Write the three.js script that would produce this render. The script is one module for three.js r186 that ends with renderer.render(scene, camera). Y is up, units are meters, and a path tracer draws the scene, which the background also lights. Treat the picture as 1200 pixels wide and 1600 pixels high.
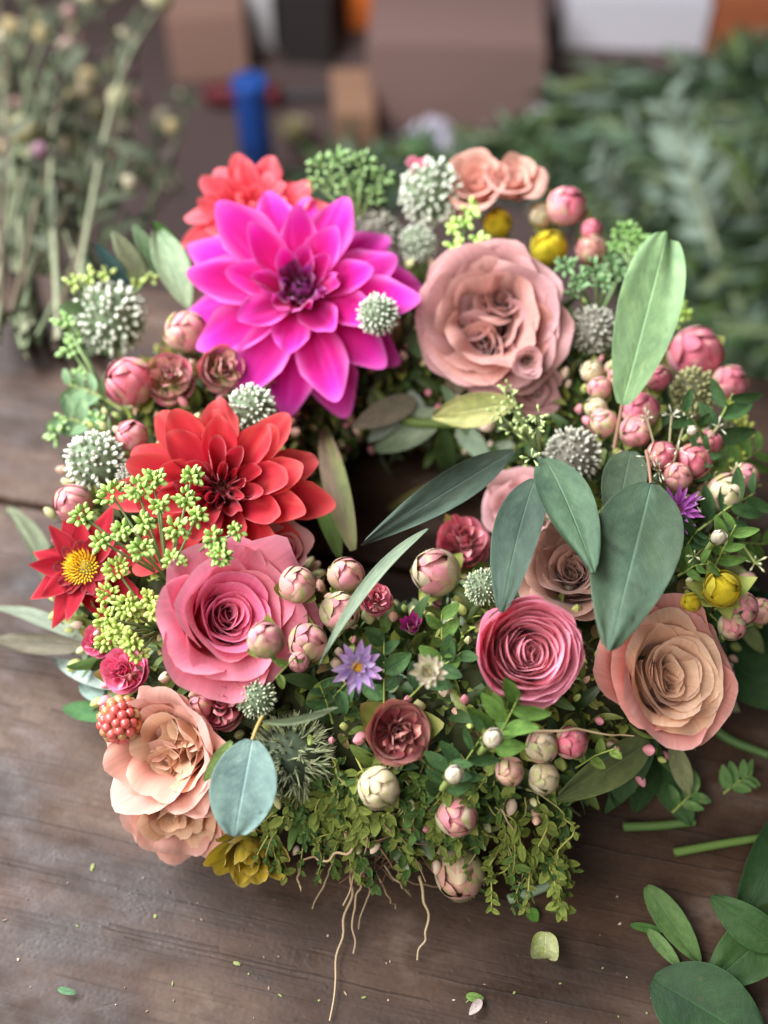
import * as THREE from 'three';
import { mergeGeometries } from 'three/addons/utils/BufferGeometryUtils.js';
import { RectAreaLightUniformsLib } from 'three/addons/lights/RectAreaLightUniformsLib.js';

// ------------------------------------------------------------------ camera, light, exposure
const scene = new THREE.Scene();
const PITCH = 52 * Math.PI / 180, VFOV = 50, DIST = 0.545;
const camera = new THREE.PerspectiveCamera(VFOV, 0.75, 0.02, 40);
const FWD = new THREE.Vector3(0, -Math.sin(PITCH), -Math.cos(PITCH));
const UPV = new THREE.Vector3(0, Math.cos(PITCH), -Math.sin(PITCH)), RIGHT = new THREE.Vector3(1, 0, 0);
const AIM = new THREE.Vector3(-0.008, 0.055, 0);
camera.position.copy(AIM).addScaledVector(FWD, -DIST);
camera.lookAt(AIM);
camera.focus = 0.442;
camera.userData.fStop = 3.9;
scene.background = new THREE.Color().setRGB(0.1, 0.102, 0.108);
RectAreaLightUniformsLib.init();
function areaLight(name, color, power, w, h, at, to) {
  const l = new THREE.RectAreaLight(color, power, w, h); l.name = name; l.position.set(...at); l.lookAt(...to); l.castShadow = true; scene.add(l);
}
areaLight('window_light', 0xf8f8ff, 21, 1.2, 1.0, [-1.05, 1.25, -0.45], [0, 0.05, 0]);
areaLight('front_fill_light', 0xfff8f2, 8, 1.2, 1.0, [-0.75, 1.45, 0.85], [0, 0.05, 0]);  // added fill from the front left, unseen source, lifts surfaces facing the camera
const renderer = new THREE.WebGLRenderer({ antialias: true });
renderer.toneMapping = THREE.LinearToneMapping;
renderer.toneMappingExposure = 1.27;
renderer.shadowMap.enabled = true;

// ------------------------------------------------------------------ helpers
let seedState = 12345;
const rnd = () => { seedState = (seedState + 0x6d2b79f5) | 0; let t = Math.imul(seedState ^ (seedState >>> 15), 1 | seedState); t = (t + Math.imul(t ^ (t >>> 7), 61 | t)) ^ t; return ((t ^ (t >>> 14)) >>> 0) / 4294967296; };
const rr = (a, b) => a + (b - a) * rnd();
const reseed = (n) => { seedState = n * 7919 + 13; };
const lerp = (a, b, t) => a + (b - a) * t, clamp = (x, a = 0, b = 1) => Math.min(b, Math.max(a, x));
const sst = (a, b, x) => { const t = clamp((x - a) / (b - a)); return t * t * (3 - 2 * t); };
const D2R = Math.PI / 180, V = (x, y, z) => new THREE.Vector3(x, y, z);
const hash2 = (x, y) => { let h = Math.imul(x | 0, 374761393) + Math.imul(y | 0, 668265263); h = Math.imul(h ^ (h >>> 13), 1274126177); return ((h ^ (h >>> 16)) >>> 0) / 4294967296; };
function vnoise(x, y) {
  const xi = Math.floor(x), yi = Math.floor(y), fx = x - xi, fy = y - yi, u = fx * fx * (3 - 2 * fx), v = fy * fy * (3 - 2 * fy);
  return lerp(lerp(hash2(xi, yi), hash2(xi + 1, yi), u), lerp(hash2(xi, yi + 1), hash2(xi + 1, yi + 1), u), v);
}
const fbm = (x, y, o = 4) => { let s = 0, a = 0.5, n = 0; for (let i = 0; i < o; i++) { s += a * vnoise(x + i * 17.3, y - i * 9.1); n += a; a *= 0.5; x *= 2; y *= 2; } return s / n; };
const WHITE = new THREE.Color(0.9, 0.85, 0.78);
const C = (h) => new THREE.Color(h);
const FPX = 800 / Math.tan(VFOV * D2R / 2);
const ray = (px, py) => V(0, 0, 0).copy(FWD).addScaledVector(RIGHT, (px - 600) / FPX).addScaledVector(UPV, (800 - py) / FPX);       // one unit of depth along the view
const atDepth = (px, py, d) => ray(px, py).multiplyScalar(d).add(camera.position);
const atHeight = (px, py, y) => { const r = ray(px, py); return atDepth(px, py, (y - camera.position.y) / r.y); };
const depthOf = (p) => p.clone().sub(camera.position).dot(FWD);
const pxSize = (p) => depthOf(p) / FPX;                                                                   // metres per photograph pixel at that point
// the wreath's ring
const RING = { R: 0.113, a: 0.047, b: 0.046, y: 0.047 };
const ringDist = (p, off) => { const q = (Math.hypot(p.x, p.z) - RING.R) / (RING.a + off), s = (p.y - RING.y) / (RING.b + off); return (Math.hypot(q, s) - 1) * (Math.min(RING.a, RING.b) + off); };
function onRing(px, py, off = 0) {
  const r = ray(px, py); let best = 1e9, bd = 0;
  for (let d = 0.3; d < 0.85; d += 0.0015) {
    const p = atDepth(px, py, d), f = ringDist(p, off);
    if (f <= 0) return p;
    if (f < best) { best = f; bd = d; }
  }
  return atDepth(px, py, bd);
}
const facing = (p, tx = 0, ty = 0) => camera.position.clone().sub(p).normalize().addScaledVector(RIGHT, tx).addScaledVector(UPV, ty).normalize();
function orient(o, p, axis, roll = 0) {
  o.position.copy(p);
  const x = RIGHT.clone().addScaledVector(axis, -RIGHT.dot(axis)).normalize(), z = x.clone().cross(axis).normalize();
  o.quaternion.setFromRotationMatrix(new THREE.Matrix4().makeBasis(x, axis, z)).multiply(new THREE.Quaternion().setFromAxisAngle(V(0, 1, 0), roll * D2R));
}
const used = new Map();
function numbered(n) { const k = used.get(n) ?? 0; used.set(n, k + 1); return k ? n + '_' + String(k).padStart(3, '0') : n; }
function tag(o, label, category, group, kind) {
  if (label) o.userData.label = label; if (category) o.userData.category = category;
  if (group) o.userData.group = group; if (kind) o.userData.kind = kind; return o;
}
function thing(name, label, category, group) { const o = new THREE.Group(); o.name = numbered(name); scene.add(o); return tag(o, label, category, group); }
function part(name, geo, mat, parent, kind) {
  const m = new THREE.Mesh(geo, mat); m.name = parent === scene ? numbered(name) : name; m.castShadow = m.receiveShadow = true;
  if (kind) m.userData.kind = kind; parent.add(m); return m;
}
function paint(geo, fn) {                                    // vertex colours from a function of the position
  const p = geo.attributes.position, a = new Float32Array(p.count * 3), c = new THREE.Color();
  for (let i = 0; i < p.count; i++) { const k = fn(p.getX(i), p.getY(i), p.getZ(i), c, i); a[i * 3] = k.r; a[i * 3 + 1] = k.g; a[i * 3 + 2] = k.b; }
  geo.setAttribute('color', new THREE.BufferAttribute(a, 3)); return geo;
}
const flat = (geo, col) => paint(geo, () => col);
function tube(pts, r0, r1, seg = 10, rad = 6) {
  const cv = new THREE.CatmullRomCurve3(pts), g = new THREE.TubeGeometry(cv, seg, 1, rad, false), p = g.attributes.position, q = V(0, 0, 0);
  for (let i = 0; i <= seg; i++) { cv.getPointAt(i / seg, q); const r = lerp(r0, r1, i / seg); for (let j = 0; j <= rad; j++) { const k = i * (rad + 1) + j; p.setXYZ(k, q.x + (p.getX(k) - q.x) * r, q.y + (p.getY(k) - q.y) * r, q.z + (p.getZ(k) - q.z) * r); } }
  return g;
}
const clean = (g) => { const n = g.index ? g.toNonIndexed() : g; for (const k of Object.keys(n.attributes)) if (!['position', 'normal', 'uv', 'color'].includes(k)) n.deleteAttribute(k); return n; };
const merge = (list) => mergeGeometries(list.map(clean));

// ------------------------------------------------------------------ textures and materials
function dataTex(w, h, fn, srgb) {
  const d = new Uint8Array(w * h * 4), o = [0, 0, 0];
  for (let y = 0; y < h; y++) for (let x = 0; x < w; x++) { fn(x / w, y / h, o, x, y); const i = (y * w + x) * 4; d[i] = clamp(o[0]) * 255; d[i + 1] = clamp(o[1]) * 255; d[i + 2] = clamp(o[2]) * 255; d[i + 3] = 255; }
  const t = new THREE.DataTexture(d, w, h); t.magFilter = THREE.LinearFilter; t.minFilter = THREE.LinearMipmapLinearFilter; t.generateMipmaps = true; t.wrapS = t.wrapT = THREE.RepeatWrapping;
  if (srgb) t.colorSpace = THREE.SRGBColorSpace; t.needsUpdate = true; return t;
}
const petalTex = dataTex(256, 256, (x, y, o) => {
  const fan = (x - 0.5) * (1.25 - 0.4 * y);
  const n = 0.55 * vnoise(fan * 46 + 200, y * 2.2) + 0.3 * vnoise(fan * 110 + 70, y * 5) + 0.15 * vnoise(x * 30, y * 30);
  o[0] = o[1] = o[2] = 0.9 + 0.1 * n;
}, true);
const leafTex = dataTex(256, 512, (x, y, o) => {
  const a = Math.abs(x - 0.5) * 2, rib = Math.exp(-Math.pow(a / (0.022 + 0.02 * (1 - y)), 2));
  const s = (y * 13 - a * 4.2 + 50) % 1, side = Math.exp(-Math.pow((s - 0.5) / 0.07, 2)) * 0.35 * (1 - a) * sst(0.03, 0.15, a);
  const rim = sst(0.955, 1.0, a) * 0.7, m = fbm(x * 7, y * 14, 4) - 0.5, f = vnoise(x * 90, y * 180) - 0.5;
  const v = 0.78 + 0.2 * m + 0.06 * f + 0.2 * rib + 0.12 * side + 0.14 * rim;
  o[0] = v + 0.03 * m; o[1] = v; o[2] = v - 0.02 * m + 0.02 * rib;
}, true);
const petalMat = new THREE.MeshPhysicalMaterial({ name: 'petal', vertexColors: true, map: petalTex, bumpMap: petalTex, bumpScale: 0.00022, roughness: 0.97, transmission: 0.42, thickness: 0, side: THREE.DoubleSide, specularIntensity: 0.5, sheen: 0.1, sheenColor: new THREE.Color(1, 1, 1), sheenRoughness: 0.6 });
const budMat = new THREE.MeshPhysicalMaterial({ name: 'bud_petal', vertexColors: true, map: petalTex, bumpMap: petalTex, bumpScale: 0.0004, roughness: 0.9, transmission: 0.12, thickness: 0, side: THREE.DoubleSide, specularIntensity: 0.7 });
const leafMat = new THREE.MeshPhysicalMaterial({ name: 'leaf', vertexColors: true, map: leafTex, bumpMap: leafTex, bumpScale: 0.0007, roughness: 0.62, side: THREE.DoubleSide, specularIntensity: 0.45 });
const waxMat = new THREE.MeshPhysicalMaterial({ name: 'waxy_bud', vertexColors: true, roughness: 0.42, side: THREE.DoubleSide, specularIntensity: 0.7 });
const dryMat = new THREE.MeshStandardMaterial({ name: 'plant', vertexColors: true, roughness: 0.8, side: THREE.DoubleSide });
const stemMat = new THREE.MeshStandardMaterial({ name: 'stem', vertexColors: true, roughness: 0.6, side: THREE.DoubleSide });

// ------------------------------------------------------------------ petals
// A petal in its flower's frame: y along the flower's axis, z outward, x across. theta(s) in degrees away from the axis, along the length.
function petalGeo(o) {
  const nu = o.nu ?? 11, nv = o.nv ?? 8, L = o.L, N = 40, mr = [o.r0 ?? 0], my = [o.y0 ?? 0], mt = [];
  for (let i = 0; i <= N; i++) { mt.push(o.theta(i / N) * D2R); if (i) { const t = (mt[i] + mt[i - 1]) / 2; mr.push(mr[i - 1] + Math.sin(t) * L / N); my.push(my[i - 1] + Math.cos(t) * L / N); } }
  const pos = [], uv = [], idx = [], col = [], c = new THREE.Color(), e = o.e ?? 2, k = o.k ?? 0.35, ph = rnd() * 9, ph2 = rnd() * 9, sk = o.skew ?? 0, s0 = rnd() * 100;
  for (let i = 0; i <= nu; i++) for (let j = 0; j <= nv; j++) {
    const v = j / nv * 2 - 1, av = Math.abs(v);
    let len = 1 - k * Math.pow(av, e) - (o.notch ?? 0) * Math.exp(-v * v / 0.03) + (o.jag ?? 0) * (vnoise(v * 6 + s0, 3.3) - 0.5);
    const u = i / nu, s = clamp(u * len), f = s * N, q = Math.min(N - 1, Math.floor(f)), t = f - q;
    const r = lerp(mr[q], mr[q + 1], t), y = lerp(my[q], my[q + 1], t), th = lerp(mt[q], mt[q + 1], t);
    const w = o.W * o.prof(s), cr = Math.max(1e-5, o.curv ? o.curv(s, r) : 1e5), a = clamp(w / cr, -3.0, 3.0), rad = w / (a || 1e-6);
    const ruf = (o.ruffle ?? 0) * Math.pow(u, 2.5) * (0.35 + 0.65 * av) * (Math.sin(v * (o.rf ?? 5) + ph) + 0.6 * Math.sin(v * (o.rf ?? 5) * 2.3 + ph2)) + (o.wob ?? 0) * (vnoise(v * 1.7 + s0, u * 2.5 + s0) - 0.5) * u;
    const x = rad * Math.sin(a * v) + sk * w * u, n = rad * (1 - Math.cos(a * v)) + ruf + (o.fold ?? 0) * w * av + (o.spiral ?? 0) * v + (o.groove ?? 0) * w * (1 - Math.cos(v * 9.4)) * (1 - 0.6 * u);
    pos.push(x, y + Math.sin(th) * n, r - Math.cos(th) * n); uv.push(v * 0.5 + 0.5, s * 0.98);
    o.col(s, v, c, s0); if (o.rim && i === nu) c.lerp(WHITE, o.rim); if (o.edgeCol) c.lerp(o.edgeCol, 0.75 * sst(0.55, 1, av) * sst(0.2, 0.6, s) + 0.4 * sst(0.85, 1, u)); col.push(c.r, c.g, c.b);
    if (i && j) { const b = i * (nv + 1) + j; idx.push(b - nv - 2, b - nv - 1, b, b - nv - 2, b, b - 1); }
  }
  const g = new THREE.BufferGeometry();
  g.setAttribute('position', new THREE.Float32BufferAttribute(pos, 3)); g.setAttribute('uv', new THREE.Float32BufferAttribute(uv, 2)); g.setAttribute('color', new THREE.Float32BufferAttribute(col, 3));
  g.setIndex(idx); g.computeVertexNormals(); return g;
}
const prof = (base, at, tip = 1) => (s) => lerp(base, 1, sst(0, at, s)) * lerp(1, tip, sst(at, 1, s));
// dye: base, middle and tip tints, streaks along the length in a second tint
function dye(base, mid, tip, streak, amount = 0.35, freq = 7) {
  const b = C(base), m = C(mid), t = C(tip), k = C(streak ?? mid);
  const make = (jit = 0.06) => {
    const j = 1 + rr(-jit, jit), hue = rr(-jit, jit) * 0.6, sh = rr(0, 50);
    return (s, v, c) => {
      c.copy(b).lerp(m, sst(0.05, 0.5, s)).lerp(t, sst(0.55, 1, s));
      const n = vnoise(v * freq + sh, s * 1.6 + sh), f = sst(0.52, 0.85, n) * amount; c.lerp(k, f);
      c.r *= j * (1 + hue); c.g *= j; c.b *= j * (1 - hue); return c;
    };
  };
  make.heart = (c) => c.copy(m).lerp(t, 0.6); return make;
}

// ------------------------------------------------------------------ flowers
function dahlia(o) {
  reseed(o.seed);
  const t = thing(o.name ?? 'dahlia', o.label, 'dahlia', o.group), p = onRing(o.px, o.py, o.off ?? 0.022), R = o.r * pxSize(p);
  orient(t, p, facing(p, o.tx, o.ty), o.roll);
  let a0 = 0;
  for (const g of o.rings) {
    a0 += g.turn ?? 180 / g.n;
    for (let i = 0; i < g.n; i++) {
      const L = g.L * R * rr(0.86, 1.08), el = 90 - g.el + rr(-1, 1) * (g.ej ?? 6), cur = -(g.cur + rr(-8, 8));
      const m = part('petal', petalGeo({
        L, W: g.w * R * rr(0.93, 1.07), r0: (g.r0 ?? 0.05) * R, y0: (g.y0 ?? 0) * R, theta: (s) => el + cur * Math.pow(s, g.cp ?? 1.4), prof: prof(g.base ?? 0.42, 0.58, g.tip ?? 0.82), k: g.k ?? 0.23, e: g.e ?? 2.3, groove: g.groove ?? 0.03,
        curv: (s) => g.w * R / (g.cup * lerp(1.25, g.tipcup ?? 0.55, sst(0.1, 1, s))), ruffle: (g.ruf ?? 0.012) * R, rf: 3, col: g.dye(), rim: 0.08, edgeCol: g.edge ? C(g.edge) : null, fold: g.fold ?? 0, skew: rr(-0.12, 0.12), nu: g.nu ?? 12, nv: g.nv ?? 12, notch: g.notch ?? 0, wob: 0.09 * R,
      }), petalMat, t);
      m.rotation.y = (a0 + i * 360 / g.n + rr(-1, 1) * (g.aj ?? 8)) * D2R;
    }
  }
  if (o.disc) {                                              // eye of packed florets
    const list = [];
    for (let i = 0; i < 110; i++) {
      const rad = Math.sqrt((i + 0.5) / 110) * o.disc.r * R, a = i * 2.39996, q = rad / (o.disc.r * R);
      const g = new THREE.ConeGeometry(0.017 * R, o.disc.h * R * rr(0.7, 1.1), 5).translate(0, 0.5 * o.disc.h * R, 0).rotateX(q * 0.7).translate(0, (o.disc.y ?? 0.1) * R + (1 - q * q) * 0.06 * R, rad).rotateY(a);
      list.push(flat(g, C(o.disc.c[(rnd() * o.disc.c.length) | 0]).multiplyScalar(rr(0.8, 1.05))));
    }
    part('disc_florets', merge(list), dryMat, t, 'stuff');
  }
  part('calyx', flat(new THREE.SphereGeometry(0.16 * R, 12, 8).scale(1, 0.8, 1).translate(0, -0.08 * R, 0), C('#5c7034')), stemMat, t);
  part('stem', flat(tube([V(0, -0.1 * R, 0), V(0, -0.03, 0.004), V(0.004, -0.06, 0.006)], 0.0032, 0.0028), C('#5f7a35')), stemMat, t);
  return t;
}
function rose(o) {
  reseed(o.seed);
  const t = thing(o.name ?? 'rose', o.label, 'rose', o.group), p = o.at ?? onRing(o.px, o.py, o.off ?? 0.015), R = o.r * pxSize(p), N = o.N ?? 26;
  orient(t, p, facing(p, o.tx, o.ty), o.roll);
  const R0 = R, Q = o.quarters ?? 0;
  for (let i = 0; i < N; i++) {
    const sub = Q && i < N * 0.62, R = sub ? R0 * rr(0.62, 0.74) : R0, q = sub ? (Math.floor(i / Q) + 0.5) / Math.ceil(N * 0.62 / Q) : (i + 0.5) / N, w = sub ? 0.75 * q : Math.pow(q, o.pw ?? 1), th0 = lerp(o.in0 ?? 12, o.out0 ?? 76, w), bow = lerp(o.bowIn ?? -22, o.bowOut ?? -58, w), lip = lerp(o.lipIn ?? 14, o.lipOut ?? 100, w * w) * rr(0.7, 1.25);
    const L = R * lerp(o.LIn ?? 0.74, o.LOut ?? 1.36, w) * rr(0.93, 1.07), pal = (q > (o.split ?? 0.72) ? o.outer : q < (o.split0 ?? 0) ? o.inner : o.mid);
    const m = part('petal', petalGeo({
      L, W: R * lerp(o.WIn ?? 0.28, o.WOut ?? 0.74, w) * rr(0.92, 1.08), r0: R * lerp(0.02, 0.1, w), y0: -0.62 * R, theta: (s) => th0 + bow * sst(0, 0.6, s) + lip * Math.pow(sst(0.6, 1.05, s), 1.3),
      prof: prof(0.4, 0.7, 1.04), k: o.k ?? 0.24, e: 2.6, curv: (s, r) => Math.max(0.05 * R, r * (o.wrap ?? 1.1)) * (1 + 0.9 * w * sst(0.7, 1, s)), ruffle: (o.ruf ?? 0.02) * R * (0.4 + w), rf: o.rf ?? 4, wob: (o.wob ?? 0.1) * R,
      jag: o.jag ?? 0.025, spiral: R * (o.spiral ?? 0.03), notch: o.notch ? rr(-0.03, o.notch) : 0, col: pal(), nu: 16, nv: 16, rim: 0.14,
    }), petalMat, t);
    m.rotation.y = (i * (o.ang ?? 137.5) + rr(-9, 9)) * D2R; m.rotation.order = 'YXZ'; m.rotation.x = rr(-1, 1) * (o.tilt ?? 4) * D2R * w;
    if (sub) { const k = i % Q, an = k * 2 * Math.PI / Q + 0.5; const ro = k ? 0.31 * R0 : 0.04 * R0; m.position.set(Math.cos(an) * ro, -0.1 * R0 + (k % 2) * 0.06 * R0, Math.sin(an) * ro); }
    else if (o.shift) m.position.set(rr(-1, 1) * o.shift * R * (1 - w), rr(-0.5, 0.5) * o.shift * R, rr(-1, 1) * o.shift * R * (1 - w));
  }
  part('calyx', flat(new THREE.SphereGeometry(0.16 * R, 12, 8).translate(0, -0.72 * R, 0), C('#566b33')), stemMat, t);
  return t;
}
// round many-petalled bud: shells of overlapping petals closing over an egg, sepals at the base
function bud(o) {
  reseed(o.seed);
  const t = thing(o.name ?? 'flower_bud', o.label, 'flower bud', o.group), p = onRing(o.px, o.py, o.off ?? 0.02), R = rr(0.92, 1.04) * o.r * pxSize(p), open = o.open ?? 0;
  orient(t, p, facing(p, o.tx, o.ty), o.roll ?? rr(0, 360)); t.scale.set(1, o.stretch ?? rr(0.98, 1.28), 1);
  const shells = o.shells ?? [[4, 1.0, 0.76], [4, 0.94, 0.9], [3, 0.88, 1.03]];
  let a = rr(0, 360);
  shells.forEach(([n, sc, close], si) => {
    for (let i = 0; i < n; i++) {
      const S = R * sc * rr(0.97, 1.04), cl = close * (1 - open * lerp(0.45, 0.2, si / shells.length)) * rr(0.94, 1.05), pal = (si === 0 || rnd() < (o.mix ?? 0.25) ? o.outer : o.inner);
      const m = part('petal', petalGeo({
        L: S * 2.45 * cl, W: S * (o.pw ?? 0.86) * rr(0.92, 1.1), r0: 0.06 * S, y0: -0.98 * S, theta: (s) => 84 - 158 * (s * cl) + (open > 0 ? 55 * open * sst(0.7, 1, s) : 0), prof: prof(0.35, 0.5, 0.78), k: 0.3, e: 2.2,
        curv: (s, r) => Math.max(0.3 * S, r * 1.02), ruffle: (o.ruf ?? 0.012) * S * (1 + open), rf: 4, wob: 0.07 * S, spiral: 0.05 * S, col: pal(), nu: 12, nv: 8, jag: 0.07 + (o.jag ?? 0),
      }), budMat, t);
      m.rotation.y = (a + i * 360 / n + rr(-8, 8)) * D2R;
    }
    a += 180 / n + 20;
  });
  if (open <= 0.3) part('heart', paint(new THREE.SphereGeometry(0.62 * R, 14, 10).translate(0, -0.1 * R, 0), (x, y, z, k) => o.inner.heart(k)), budMat, t);
  if (open > 0.3) {                                          // crumpled heart petals
    for (let i = 0; i < (o.heart ?? 14); i++) {
      const q = i / (o.heart ?? 14), S = R * 0.78;
      const m = part('petal', petalGeo({ L: S * rr(1.1, 1.5), W: S * rr(0.22, 0.4), r0: 0.04 * S + q * 0.3 * S, y0: -0.55 * S, theta: (s) => lerp(2, 22, q) + 25 * s * (q - 0.3), prof: prof(0.5, 0.6, 0.9), k: 0.25, e: 2, curv: (s, r) => S * 0.28, ruffle: 0.05 * S, rf: 6, wob: 0.25 * S, jag: 0.2, col: (o.heartDye ?? o.inner)(), nu: 8, nv: 6 }), budMat, t);
      m.rotation.y = (i * 137.5 + rr(-20, 20)) * D2R;
    }
  }
  for (let i = 0; i < (o.sepals ?? 3); i++) {
    const m = part('sepal', petalGeo({ L: R * rr(0.9, 1.7), W: R * rr(0.42, 0.6), r0: 0.05 * R, y0: -1.03 * R, theta: (s) => 86 - 66 * s + (o.flare ?? 0) * s, prof: prof(0.5, 0.45, 0.6), k: 0.5, e: 1.5, curv: (s, r) => Math.max(0.3 * R, r * 1.05), wob: 0.1 * R, col: SEPAL(), nu: 9, nv: 6 }), budMat, t);
    m.rotation.y = (i * 360 / (o.sepals ?? 3) + rr(-30, 30)) * D2R;
  }
  part('stem', flat(tube([V(0, -0.9 * R, 0), V(0, -1.6 * R, 0.1 * R), V(0.1 * R, -2.6 * R, 0.2 * R)], 0.0016, 0.0013, 6, 5), C('#7a8a48')), stemMat, t);
  return t;
}
// prickly seed globe
function globe(o) {
  reseed(o.seed);
  const t = thing('thistle_globe', o.label, 'globe thistle', o.group), p = onRing(o.px, o.py, o.off ?? 0.02), R = o.r * pxSize(p), n = o.n ?? 190;
  orient(t, p, facing(p, o.tx ?? 0, o.ty ?? 0), rr(0, 360));
  const cd = C(o.dark ?? '#67775a'), cm = C(o.mid ?? '#a9b99a'), ct = C(o.tip ?? '#e8eedc');
  part('core', paint(new THREE.SphereGeometry(0.76 * R, 24, 16), (x, y, z, c) => c.copy(cd).multiplyScalar(0.7 + 0.5 * vnoise(x * 900 + 50, y * 900 + z * 700))), dryMat, t);
  const list = [], up = V(0, 1, 0), q = new THREE.Quaternion(), M = new THREE.Matrix4();
  for (let i = 0; i < n; i++) {
    const y = 1 - 2 * (i + 0.5) / n, s = Math.sqrt(1 - y * y), a = i * 2.39996, d = V(s * Math.cos(a), y, s * Math.sin(a)).add(V(rr(-1, 1), rr(-1, 1), rr(-1, 1)).multiplyScalar(o.jit ?? 0.1)).normalize();
    if (rnd() < 0.06) continue;
    const L = R * (o.len ?? 0.27) * rr(0.6, 1.2), w = R * (o.w ?? 0.068) * rr(0.7, 1.15);
    const pts = o.bristle ? [[0.6, 0], [1, 0.1], [0.75, 0.5], [0.15, 1]] : [[0.55, 0], [0.8, 0.25], [1.0, 0.62], [0.78, 0.86], [0.25, 1]];
    const g = new THREE.LatheGeometry(pts.map(([x, h]) => new THREE.Vector2(x * w, h * L)), 6), j = rr(0.7, 1.1);
    paint(g, (x, h, z, c) => c.copy(cd).lerp(cm, sst(0, 0.5, h / L)).lerp(ct, sst(0.4, 0.9, h / L)).multiplyScalar(j));
    if (o.bristle) { const b = g.attributes.position, bx = rr(-1, 1) * L * 0.5, bz = rr(-1, 1) * L * 0.5; for (let k = 0; k < b.count; k++) { const h = b.getY(k) / L; b.setX(k, b.getX(k) + bx * h * h); b.setZ(k, b.getZ(k) + bz * h * h); } g.computeVertexNormals(); }
    M.compose(d.clone().multiplyScalar(0.72 * R), q.setFromUnitVectors(up, d), V(1, 1, 1)); g.applyMatrix4(M); list.push(g);
    if (o.hairs) for (let h = 0; h < 3; h++) { const dd = d.clone().add(V(rr(-1, 1), rr(-1, 1), rr(-1, 1)).multiplyScalar(0.35)).normalize(), c = new THREE.ConeGeometry(R * 0.012, R * 0.34, 3).translate(0, R * 0.17, 0); M.compose(d.clone().multiplyScalar(0.78 * R), q.setFromUnitVectors(up, dd), V(1, 1, 1)); list.push(flat(c.applyMatrix4(M), ct)); }
  }
  part('florets', merge(list), dryMat, t, 'stuff');
  part('stem', flat(tube([V(0, -0.7 * R, 0), V(0, -0.03, 0.003), V(0.003, -0.05, 0.004)], 0.0016, 0.0014, 6, 6), C('#6f8458')), stemMat, t);
  return t;
}
const budGeoCache = new Map();
function podGeo(kind, variant, tint) {
  const key = kind + variant + tint; if (budGeoCache.has(key)) return budGeoCache.get(key);
  const pts = kind === 'pod' ? [[0.12, 0], [0.3, 0.2], [0.62, 0.62], [1, 0.8], [0.55, 0.93], [0.1, 1.15]] : [[0.25, 0], [0.8, 0.16], [1, 0.42], [0.86, 0.7], [0.5, 0.92], [0.05, 1.04]];
  const g = new THREE.LatheGeometry(pts.map(([x, y]) => new THREE.Vector2(x * 0.34, y)), 8), b = C(tint).multiplyScalar([1, 0.88, 1.1, 0.95][variant]), top = b.clone().lerp(C('#e6ecb0'), 0.16);
  const p = g.attributes.position; for (let i = 0; i < p.count; i++) { const a = Math.atan2(p.getZ(i), p.getX(i)), s = 1 + 0.1 * Math.cos(4 * a); p.setX(i, p.getX(i) * s); p.setZ(i, p.getZ(i) * s); }
  g.computeVertexNormals(); paint(g, (x, y, z, c) => c.copy(b).lerp(top, sst(0.55, 1, y))); budGeoCache.set(key, g); return g;
}
// spray of little buds: clusters given in the photograph's pixels, stems gathered at a root
function spray(o) {
  reseed(o.seed);
  const t = thing(o.name ?? 'sedum_spray', o.label, o.cat ?? 'sedum', o.group), root = onRing(o.root[0], o.root[1], o.rootOff ?? 0.002); t.position.copy(root);
  const all = [], up = V(0, 1, 0);
  for (const [px, py, r, n] of o.clusters) {
    const p = onRing(px, py, (o.off ?? 0.026) + rr(-0.004, 0.004)), S = pxSize(p), d = p.clone().sub(root), out = d.clone().normalize().multiplyScalar(0.6).add(facing(p).multiplyScalar(0.7)).normalize();
    const mid = d.clone().multiplyScalar(0.5).add(facing(p).multiplyScalar(0.15 * d.length()));
    const br = part('stem', flat(tube([V(0, 0, 0), mid, d.clone().addScaledVector(out, -r * 0.55 * S)], (o.sw ?? 3.2) * S, 1.8 * S, 8, 6), C(o.stem ?? '#7f9a62').multiplyScalar(rr(0.9, 1.05))), stemMat, t);
    const k = Math.round((n ?? 12) * (o.dense ?? 1));
    for (let i = 0; i < k; i++) {
      const a = i * 2.39996 + rr(-0.2, 0.2), q = Math.sqrt((i + 0.4) / k), dir = V(Math.cos(a) * q, 0.75 - 0.35 * q, Math.sin(a) * q).normalize().applyQuaternion(new THREE.Quaternion().setFromUnitVectors(up, out));
      const b = (o.bl ?? 11) * S * rr(0.85, 1.15), at = d.clone().addScaledVector(out, -r * 0.55 * S).addScaledVector(dir, (r * 1.1) * S * lerp(0.3, 1, Math.sqrt(rnd())) - b * 0.4);
      const g = podGeo(o.kind ?? 'bud', (rnd() * 4) | 0, o.tint), quat = new THREE.Quaternion().setFromUnitVectors(up, dir.clone().add(V(rr(-0.3, 0.3), rr(-0.3, 0.3), rr(-0.3, 0.3))).normalize()), sc = b * (o.fat ?? 1);
      if (o.merged) all.push(g.clone().applyMatrix4(new THREE.Matrix4().compose(at, quat, V(sc, b, sc))));
      else { const m = part('bud', g, waxMat, br); m.position.copy(at); m.quaternion.copy(quat); m.scale.set(sc, b, sc); }
      all.length % 3 === 0 && o.merged && all.push(flat(tube([d.clone().addScaledVector(out, -r * 0.55 * S), at.clone().lerp(d, 0.3), at], 1.3 * S, 0.9 * S, 3, 4), C(o.stem ?? '#7f9a62')));
    }
  }
  if (all.length) part('buds', merge(all), waxMat, t, 'stuff');
  return t;
}
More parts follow.
